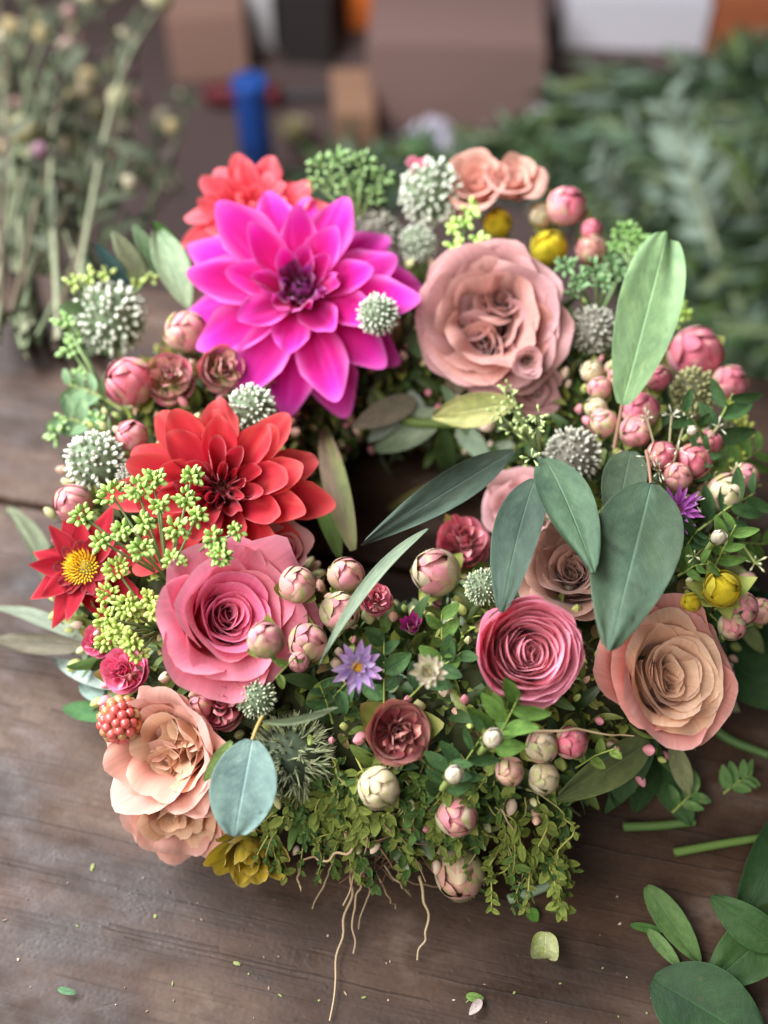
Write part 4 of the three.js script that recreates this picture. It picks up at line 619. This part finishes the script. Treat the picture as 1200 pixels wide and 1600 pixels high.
leaf({ name: 'olive_leaf', a: [745, 690, 0.012], b: [690, 600, 0.016], w: 26, col: '#6c8460', bend: 16, label: 'slender green leaf rising below the cappuccino rose' });
leaf({ name: 'olive_leaf', a: [640, 610, 0.012], b: [668, 690, 0.014], w: 30, col: '#8c9c8c', bend: 16, label: 'pale leaf hanging beside the magenta dahlia into the hole' });
leaf({ name: 'olive_leaf', a: [800, 690, 0.01], b: [735, 735, 0.012], w: 28, col: '#94a48a', bend: 16, label: 'light grey leaf under the yellow olive leaf' });
part('green_shoot', flat(tube([atDepth(585, 610, 0.575), atDepth(630, 655, 0.57), atDepth(700, 662, 0.567), atDepth(780, 664, 0.565)], 0.0026, 0.0026, 20, 8), C('#5d7432')), stemMat, scene); tag(scene.getObjectByName('green_shoot'), 'thick green shoot curving across the back of the hole', 'shoot');

// ------------------------------------------------------------------ asters, white florets, berry
const LIL = dye('#b9a6c8', '#a98ac2', '#c79ad0', '#e8dcec', 0.6, 6), PUR = dye('#8a3a86', '#a54aa4', '#b668b6', '#c88ac6', 0.4, 6);
aster({ seed: 501, px: 558, py: 1042, r: 44, tx: 0.15, ty: -0.15, dye: LIL, label: 'lilac and white striped aster below the front buds', off: 0.034, rings: [[12, 1, 15, 0.17], [10, 0.85, 32, 0.15], [6, 0.5, 60, 0.12]] });
aster({ seed: 502, px: 1056, py: 796, r: 40, tx: 0.45, ty: 0.1, dye: PUR, eye: '#a8506a', label: 'purple aster right of the largest hanging leaf', off: 0.03, rings: [[16, 1, 12, 0.12], [13, 0.8, 34, 0.11], [8, 0.55, 60, 0.1]] });
aster({ seed: 503, px: 645, py: 985, r: 34, tx: -0.1, ty: 0.5, dye: dye('#8a0a5c', '#96106a', '#a01a74', '#7a0850', 0.3), label: 'dark magenta aster bud in the front greenery', off: 0.02, rings: [[10, 1, 55, 0.2], [8, 0.9, 70, 0.18]] });
const WH = dye('#a8b468', '#d0cca8', '#d4ccb8', '#8a3a6a', 0.45, 3);
aster({ seed: 510, px: 669, py: 1050, r: 34, tx: 0.05, ty: 0.1, dye: WH, eye: '#d8d0a0', label: 'cluster of tiny cream white florets in front of the ball rose', off: 0.048, rings: [[12, 0.9, 24, 0.2], [10, 0.8, 46, 0.2], [8, 0.6, 70, 0.2]] });
[[772, 1152, 17, 'white bud with lilac tinge under the ball rose'], [711, 1209, 16, 'white bud with a pink tip among dark leaves'], [1124, 838, 13, 'white and purple bud on the dark leafy twig at the right'], [1083, 672, 9, 'tiny white and maroon bud under the dark leaves at the right']].forEach(([px, py, r, label], i) => bud({ seed: 511 + i, name: 'white_bud', px, py, r, outer: WH, inner: WH, open: 0, label, off: 0.04, sepals: 5, stretch: 1.45, tx: 0.5, ty: 0.5, jag: 0.15, shells: [[5, 1, 0.72], [4, 0.9, 0.9]] }));
{
  reseed(520);
  const p = onRing(188, 1124, 0.03), S = pxSize(p), t = thing('blackberry', 'unripe orange pink blackberry at the left below the frilled flower', 'berry'), ax = facing(p, -0.2, -0.5); orient(t, p, ax);
  const g = new THREE.SphereGeometry(8.6 * S, 12, 9), mats = ['#b08858', '#c08a5c', '#c8744c', '#b85048', '#a87c52', '#c05a52'].map((c) => new THREE.MeshPhysicalMaterial({ color: C(c), roughness: 0.22, clearcoat: 0.4 }));
  part('core', new THREE.SphereGeometry(27 * S, 14, 10).scale(1, 1.15, 1), mats[0], t);
  for (let i = 0; i < 62; i++) { const y = 1 - 2 * (i + 0.5) / 62, s = Math.sqrt(1 - y * y), a = i * 2.39996, m = part('drupelet', g, mats[clamp(Math.floor(3 + y * 2.4 * 1 + rr(-1.4, 1.4)), 0, 5) | 0], t); m.position.set(s * Math.cos(a) * 29 * S, y * 35 * S, s * Math.sin(a) * 29 * S); m.scale.setScalar(rr(0.85, 1.1)); }
}

// ------------------------------------------------------------------ leafy twigs
const DG = ['#35542c', '#446635'], MG = ['#54762f', '#64883c'], TG = ['#6c8438', '#7d9648'];
[[[1095, 720, 0.015], [1145, 615, 0.04], 6, 70, 'dark glossy leaves fanning out below the large rosy bud', DG, 0.24], [[1100, 690, 0.02], [1065, 640, 0.04], 4, 55, 'short dark leaves beside the shiny rose bud', DG, 0.2], [[1090, 830, 0.012], [1180, 770, 0.03], 7, 60, 'dark leafy twig at the right rim by the aster', DG, 0.2], [[1110, 900, 0.012], [1150, 820, 0.035], 7, 55, 'fresh green leaves round the white and purple bud', MG, 0.2], [[1060, 900, 0.01], [1110, 880, 0.03], 6, 45, 'bright green leaves left of the lemon yellow bud', MG, 0.22],
  [[600, 1110, 0.015], [600, 1000, 0.03], 7, 55, 'oval green leaves between aster and magenta bud', DG, 0.3], [[690, 1080, 0.015], [690, 960, 0.04], 8, 42, 'light green leaves climbing beside the magenta bud', MG, 0.3], [[640, 1090, 0.012], [720, 1020, 0.03], 6, 55, 'dark leaves around the cream white florets', DG, 0.28], [[760, 1200, 0.012], [810, 1090, 0.045], 7, 80, 'broad green leaves in front of the ball rose', MG, 0.22], [[700, 1240, 0.01], [760, 1140, 0.035], 7, 65, 'green leaves around the white lilac bud', DG, 0.22], [[690, 1250, 0.012], [705, 1190, 0.035], 6, 60, 'dark leaves around the pink tipped bud', DG, 0.24],
  [[520, 1130, 0.01], [500, 1070, 0.03], 6, 40, 'small green leaves below the tiny pink bud', DG, 0.3], [[500, 1000, 0.01], [430, 1060, 0.035], 5, 30, 'wiry twig with tiny leaves under the pink rose', TG, 0.3], [[900, 1200, 0.01], [960, 1170, 0.03], 4, 34, 'wisp of green leaves under the peach rose', TG, 0.3]]
  .forEach(([a, b, n, l, label, c, lw], i) => twig({ seed: 600 + i, a, b, n, l, label, col: c[0], col2: c[1], lw, each: true, group: 'leafy twigs of the wreath', cat: 'twig' }));
[[[1060, 760, 0.008], [1110, 700, 0.03], 7, 50, 'dark leaves above the purple aster', DG, 0.24], [[1120, 760, 0.004], [1190, 700, 0.02], 7, 55, 'mid green leaves at the right edge below the sedum', MG, 0.22], [[1120, 860, 0.006], [1195, 850, 0.02], 7, 50, 'leaves reaching the right picture edge', MG, 0.22], [[1070, 860, 0.008], [1090, 830, 0.03], 6, 48, 'green leaves between aster and yellow bud', DG, 0.24], [[1110, 960, 0.006], [1130, 1000, 0.02], 6, 48, 'leaves under the lemon yellow bud', DG, 0.22],
  [[190, 560, 0.004], [120, 470, 0.016], 8, 50, 'pale green leaves behind the white thistle globe', ['#7c9a68', '#8cac78'], 0.24], [[190, 640, 0.004], [105, 600, 0.016], 8, 50, 'pale leaves at the left rim below the thistle globe', ['#84a878', '#94b488'], 0.24], [[180, 690, 0.002], [95, 650, 0.014], 7, 46, 'soft green leaves above the left rim globe', ['#6c9468', '#88a878'], 0.26], [[560, 1060, 0.01], [520, 1090, 0.026], 6, 42, 'green leaves left of the lilac aster', DG, 0.28], [[830, 1130, 0.008], [780, 1110, 0.03], 6, 46, 'leaves at the lower edge of the ball rose', MG, 0.26]]
  .forEach(([a, b, n, l, label, k, lw], i) => twig({ seed: 650 + i, a, b, n, l, label, col: k[0], col2: k[1], lw, each: true, group: 'leafy twigs of the wreath', cat: 'twig' }));
spray({ seed: 321, name: 'wiry_floret_spray', cat: 'floret spray', kind: 'pod', root: [1040, 760], tint: '#d4d4c0', off: 0.034, bl: 12, fat: 0.32, sw: 1.2, stem: '#8a8460', merged: true, label: 'wiry spray of tiny white florets above the largest hanging leaf', clusters: [[1010, 650, 10, 5], [1050, 645, 12, 6], [1070, 660, 12, 6], [1015, 715, 14, 7], [1030, 735, 14, 8], [1005, 740, 12, 6], [1125, 665, 10, 5], [1060, 700, 10, 5], [1085, 785, 12, 6]] });
spray({ seed: 322, name: 'wiry_floret_spray', cat: 'floret spray', kind: 'pod', root: [1140, 820], tint: '#d8d8a8', off: 0.022, bl: 12, fat: 0.45, sw: 1.3, stem: '#8a9450', merged: true, label: 'wiry yellowish spray at the right rim', clusters: [[1150, 735, 12, 6], [1110, 745, 12, 6], [1160, 800, 12, 6], [1085, 870, 10, 5], [1180, 880, 12, 6]] });
// thyme tangle hanging over the front: many small twigs nothing tells apart
{
  reseed(700);
  const spots = []; for (let i = 0; i < 84; i++) { const x = rr(425, 880), y0 = 1175 + 0.12 * Math.abs(x - 640) * 0 + rr(0, 110) + (x > 780 ? 60 : 0); spots.push([x, y0, x + rr(-70, 60), y0 + rr(40, 140)]); }
  spots.forEach(([x0, y0, x1, y1], i) => twig({ seed: 710 + i, name: 'thyme_twig', cat: 'twig', a: [x0, y0, 0.004], b: [x1, Math.min(y1, 1425), 0.012], wild: 0.18, n: 13 + (i % 4) * 4, l: 14 + (i % 5) * 4, lw: 0.24 + 0.02 * (i % 4), sw: 1.7, lift: 0.002 + 0.003 * (i % 4), bow: (i % 7) * 6 - 18, col: ['#587434', '#7c8c3c', '#466430', '#8c9848'][i % 4], col2: ['#6c883c', '#8c9c48', '#5c7c3c', '#7c9040'][i % 4], stem: i % 2 ? '#a0a050' : '#86844a', label: 'small leaved green twig hanging at the front of the wreath', group: 'thyme twigs at the front of the wreath' }));
}
// dry roots
const kinked = (P) => { const cv = new THREE.CatmullRomCurve3(P), l = cv.getLength(); return Array.from({ length: 10 }, (_, i) => { const p = cv.getPointAt(i / 9); if (i && i < 9) p.add(V(rr(-1, 1), rr(-0.2, 0.6), rr(-1, 1)).multiplyScalar(l * 0.025)); return p; }); };
reseed(790);
const ROOTS = [[[560, 1345, 0.004], [575, 1400, 0, 0.008], [560, 1452, 0, 0.002], 'fine root between the two long dry roots', 1.6], [[610, 1350, 0.004], [640, 1378, 0, 0.01], [690, 1385, 0, 0.003], 'fine root creeping toward the lowest bud', 1.5], [[520, 1350, 0.004], [505, 1380, 0, 0.01], [488, 1420, 0, 0.003], 'fine root left of the longest one', 1.5], [[565, 1330, 0.006], [548, 1400, 0, 0.008], [515, 1595, 0, 0.002], 'longest dry root trailing down the table to the picture bottom', 2.4], [[575, 1340, 0.006], [552, 1420, 0, 0.01], [552, 1490, 0, 0.002], 'dry root touching the table left of centre', 2.2], [[655, 1370, 0.003], [668, 1440, 0, 0.012], [652, 1500, 0, 0.002], 'single dry root curving right of centre', 2.6], [[590, 1300, 0.012], [530, 1335, 0.014], [468, 1345, 0.012], 'pale root reaching left over the thyme', 3.0], [[540, 1300, 0.014], [552, 1360, 0.012], [536, 1415, 0, 0.02], 'thin grey root hanging over the thyme', 2.6], [[600, 1350, 0.004], [620, 1375, 0.004], [642, 1400, 0, 0.006], 'short root pointing right', 2.0], [[585, 1355, 0.004], [600, 1385, 0.004], [618, 1420, 0, 0.006], 'short root pointing down', 1.8], [[470, 1345, 0.012], [466, 1368, 0.01], [470, 1392, 0, 0.03], 'hooked tip of the pale root at the left', 2.6], [[782, 1260, 0.012], [800, 1300, 0.012], [818, 1335, 0.01], 'straight pale straw by the lower right twigs', 2.0], [[815, 1143, 0.03], [880, 1140, 0.03], [990, 1150, 0.025], 'dry straw lying over the petals of the peach rose', 2.6]];
ROOTS.forEach(([a, b, c, label, w], i) => { const A = PT(a), S = pxSize(A), m = part('dry_root', flat(tube(kinked([A, PT(b), PT(c)]).map((p) => p.clone().sub(A)), w * S, w * 0.5 * S, 30, 6), C(['#b09a78', '#a89070', '#b8a684'][i % 3])), stemMat, scene); m.position.copy(A); tag(m, label, 'root', 'dry roots'); });
{
  reseed(800); const list = [];
  for (let i = 0; i < 60; i++) { const p = PT([rr(545, 640), rr(1265, 1345), rr(0, 0.008)]), d = V(rr(-1, 1), rr(-1, 0.4), rr(-0.4, 0.8)).normalize().multiplyScalar(rr(0.008, 0.022)); list.push(flat(tube([p, p.clone().addScaledVector(d, 0.5).add(V(rr(-1, 1), rr(-1, 1), rr(-1, 1)).multiplyScalar(0.003)), p.clone().add(d)], 0.0005, 0.0003, 6, 4), C('#6a5238').multiplyScalar(rr(0.6, 1.3)))); }
  tag(part('root_tangle', merge(list), stemMat, scene), 'brown tangle of fine roots showing at the front centre', 'roots', null, 'stuff');
}

// ------------------------------------------------------------------ cuttings on the table
function lying(o) { return leaf({ ...o, a: [o.a[0], o.a[1], 0, o.a[2] ?? 0.004], b: [o.b[0], o.b[1], 0, o.b[2] ?? 0.003] }); }
lying({ name: 'olive_leaf', a: [1010, 1385, 0.012], b: [1094, 1505], w: 46, col: '#5f8046', bend: 20, label: 'green leaf lying on the table at lower right' });
lying({ name: 'olive_leaf', a: [1012, 1452], b: [1065, 1515], w: 22, col: '#6a8a50', bend: 14, label: 'narrow green leaf left of the lying green leaf' });
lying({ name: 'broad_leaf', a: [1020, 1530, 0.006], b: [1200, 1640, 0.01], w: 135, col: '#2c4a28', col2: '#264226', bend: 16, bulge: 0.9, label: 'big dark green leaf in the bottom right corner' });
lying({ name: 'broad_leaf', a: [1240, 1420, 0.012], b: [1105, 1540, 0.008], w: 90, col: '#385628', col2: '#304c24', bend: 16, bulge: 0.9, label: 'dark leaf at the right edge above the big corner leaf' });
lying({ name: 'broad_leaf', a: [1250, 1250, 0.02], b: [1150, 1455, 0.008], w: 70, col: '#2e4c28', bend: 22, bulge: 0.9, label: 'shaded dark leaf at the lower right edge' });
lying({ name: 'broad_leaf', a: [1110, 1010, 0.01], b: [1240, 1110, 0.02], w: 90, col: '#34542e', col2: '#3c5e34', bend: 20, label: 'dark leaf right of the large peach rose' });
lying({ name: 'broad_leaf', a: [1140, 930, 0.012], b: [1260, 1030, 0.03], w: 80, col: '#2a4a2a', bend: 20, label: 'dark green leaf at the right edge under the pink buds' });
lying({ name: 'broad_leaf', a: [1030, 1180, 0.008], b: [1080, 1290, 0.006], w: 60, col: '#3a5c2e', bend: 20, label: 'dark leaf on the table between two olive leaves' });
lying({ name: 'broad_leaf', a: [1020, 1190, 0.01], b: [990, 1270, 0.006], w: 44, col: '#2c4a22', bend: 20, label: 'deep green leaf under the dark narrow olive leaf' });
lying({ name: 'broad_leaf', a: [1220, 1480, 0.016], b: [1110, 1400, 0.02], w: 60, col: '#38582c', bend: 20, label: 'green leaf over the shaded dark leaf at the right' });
lying({ name: 'leaf_scrap', a: [985, 1445], b: [1040, 1455], w: 14, col: '#4f7a38', label: 'slender leaf scrap near the lying green leaf' });
lying({ name: 'leaf_scrap', a: [90, 1545], b: [120, 1552], w: 11, col: '#6f9a70', label: 'tiny green scrap at the lower left of the table' });
lying({ name: 'leaf_scrap', a: [826, 1420], b: [840, 1440], w: 20, col: '#5f9038', label: 'small bright green scrap below the lowest bud' });
lying({ name: 'petal_scrap', a: [852, 1456, 0.012], b: [850, 1498, 0.004], w: 46, col: '#b9c08a', col2: '#a8b668', cup: 1.0, fold: 0, bend: 50, bulge: 1.0, sharp: 0.5, label: 'cupped pale green petal lying on the table' });
lying({ name: 'petal_scrap', a: [752, 1562, 0.004], b: [733, 1586, 0.004], w: 15, col: '#d8c8c0', bend: 20, label: 'small white petal scrap at the bottom centre' });
lying({ name: 'leaf_scrap', a: [728, 1556], b: [756, 1560], w: 14, col: '#7ea050', label: 'green bit attached beside the white petal scrap' });
function cutStem(pts, w, col, label) { const P = pts.map(([x, y, h]) => atHeight(x, y, h ?? 0.004)), S = pxSize(P[0]), m = part('stalk_cutting', flat(tube(P.map((p) => p.clone().sub(P[0])), w * S, w * 0.85 * S, 10, 8), C(col)), stemMat, scene); m.position.copy(P[0]); tag(m, label, 'cutting', 'stalk cuttings on the table'); }
cutStem([[975, 1292], [1030, 1290], [1085, 1284]], 7.5, '#506e36', 'thick cut green stem lying right below the peach rose');
cutStem([[1055, 1332], [1120, 1320], [1215, 1305]], 7, '#5f7c3a', 'long cut stem reaching the right picture edge');
cutStem([[795, 1405], [825, 1396], [858, 1383]], 8, '#93a88a', 'pale cut stem beside the lowest bud');
cutStem([[1090, 1110], [1130, 1150], [1200, 1180]], 8, '#4f6f38', 'dark cut stem at the right below the pale leaf tip');
cutStem([[1197, 1320], [1196, 1360], [1198, 1400]], 6, '#5f7c3a', 'short stem at the right edge over the dark leaves');
[[[1130, 1240], [1175, 1210], 7, 40, 'little leafy sprig lying on the table at the right'], [[955, 1250], [975, 1215], 5, 34, 'small leaf tuft on the table below the olive leaves'], [[1050, 1270], [1090, 1235], 5, 46, 'leaf tuft behind the thick cut stem']].forEach(([a, b, n, l, label], i) => twig({ seed: 820 + i, name: 'lying_sprig', a: [...a, 0, 0.006], b: [...b, 0, 0.012], n, l, label, col: '#5f8a4c', col2: '#7a9a5c', lw: 0.25, each: true, cat: 'sprig' }));
{
  reseed(830); const list = [];
  for (let i = 0; i < 70; i++) { const p = atHeight(rr(0, 1050), 1180 + 440 * Math.sqrt(rnd()), 0.0004), s = rr(0.0002, 0.0006) * (rnd() < 0.08 ? 1.9 : 1); list.push(flat(new THREE.IcosahedronGeometry(s, 0).scale(rr(0.6, 2.4), 0.5, rr(0.6, 1.2)).rotateY(rr(0, 3)).translate(p.x, p.y, p.z), C(['#a8927c', '#c8b8a0', '#8a7460', '#7f8a50'][(rnd() * 4) | 0]))); }
  tag(part('table_crumbs', merge(list), dryMat, scene), 'tiny pale crumbs scattered over the table', 'crumbs', null, 'stuff');
}
// blurred bunch of drying stems at the left behind the wreath
{
  reseed(850);
  const t = thing('dried_bunch', 'blurred bunch of grey green stems with pale seed heads at the left', 'flower bunch'), O = atHeight(90, 560, 0); t.position.copy(O);
  const gl = [0, 1, 2].map(() => bladeGeo({ w: 0.14, bend: 30, nu: 6, nv: 4, col: leafTint('#4c5640', '#6a705a', 0.2) })), head = (c) => flat(new THREE.IcosahedronGeometry(1, 2), C(c)), heads = ['#a89878', '#b8ae90', '#8a6c66', '#8a8460', '#a09066', '#745460'].map(head);
  for (let i = 0; i < 46; i++) {
    const a = atHeight(rr(0, 170), rr(520, 590), 0).setY(rr(0.006, 0.03)), b = atDepth(rr(-60, 290), rr(-60, 300), rr(1.25, 1.9)), m = a.clone().lerp(b, 0.5).add(V(rr(-0.03, 0.03), rr(0.0, 0.05), 0)), P = [a, m, b].map((p) => p.sub(O)), cv = new THREE.CatmullRomCurve3(P);
    part('stem', flat(tube(P, rr(0.0012, 0.0026), 0.002, 12, 6), C(['#6d7858', '#5a6648', '#82866a', '#564c3a'][i % 4])), stemMat, t);
    const list = []; for (let k = 0; k < 10; k++) { const p = cv.getPointAt(rr(0.15, 1)), d = V(rr(-1, 1), rr(-0.3, 1), rr(-1, 0.6)).normalize(), q = new THREE.Mesh(gl[k % 3], leafMat); q.userData.nv = 4; placeBlade(q, p, p.clone().addScaledVector(d, rr(0.015, 0.04)), V(rr(-1, 1), 1, rr(-1, 1))); q.updateMatrix(); list.push(q.geometry.clone().applyMatrix4(q.matrix)); }
    part('leaves', merge(list), leafMat, t, 'stuff');
    for (let k = 0; k < 2; k++) { const h = part('seed_head', heads[(rnd() * 6) | 0], dryMat, t), s = rr(0.006, 0.014); h.position.copy(cv.getPointAt(k ? rr(0.3, 0.98) : 1)).add(V(rr(-0.01, 0.01), 0.005, 0)); h.scale.set(s, s * rr(0.9, 1.5), s); }
  }
}
// large pale branch and loose stems over the greenery
[[[1120, 400], [1040, 150], 12, 95, 'pale grey green branch rising over the greenery pile', '#8fa58f', '#a3b5a3'], [[1000, 330], [925, 255], 6, 60, 'grey leaf branch at the back of the greenery pile', '#8a9c8a', '#9aac9a'], [[1180, 330], [1085, 175], 8, 60, 'olive branch at the right of the greenery pile', '#6f8a4c', '#7a9458'], [[1180, 580], [1060, 500], 6, 60, 'dark green branch beside the large rosy bud', '#3f5f34', '#4d7040'], [[700, 300], [650, 205], 8, 50, 'fresh green branch tips behind the thistle globe', '#5a8a4c', '#6a9a5c'], [[860, 260], [800, 185], 7, 50, 'green branch tips at the back between rose and pile', '#4f7a44', '#6a925c']]
  .forEach(([a, b, n, l, label, c1, c2], i) => twig({ seed: 880 + i, name: 'cut_branch', a: [...a, 0, -0.55], b: [...b, 0, -0.42], n: n + 6, l: l * 0.7, label, col: c1, col2: c2, lw: 0.17, sw: 6, stem: '#8a9474', each: true, cat: 'branch', taper: 0.8 }));
{
  const p = atHeight(458, 212, BENCH + 0.03), S = pxSize(p), t = thing('cream_blossom', 'cream coloured blossom head on the table behind the dahlia', 'blossom'); t.position.copy(p); reseed(890);
  for (let i = 0; i < 14; i++) { const m = part('petal', petalGeo({ L: 40 * S, W: 16 * S, r0: 2 * S, y0: -10 * S, theta: (s) => 70 - i * 3 - 40 * s, prof: prof(0.4, 0.6, 0.9), k: 0.3, curv: () => 22 * S, col: dye('#b0a070', '#c9bd90', '#d2c8a0')(), nu: 7, nv: 6 }), petalMat, t); m.rotation.y = i * 2.4; }
}
scene.traverse((o) => { if (o.isMesh) o.castShadow = o.receiveShadow = true; });
renderer.render(scene, camera);
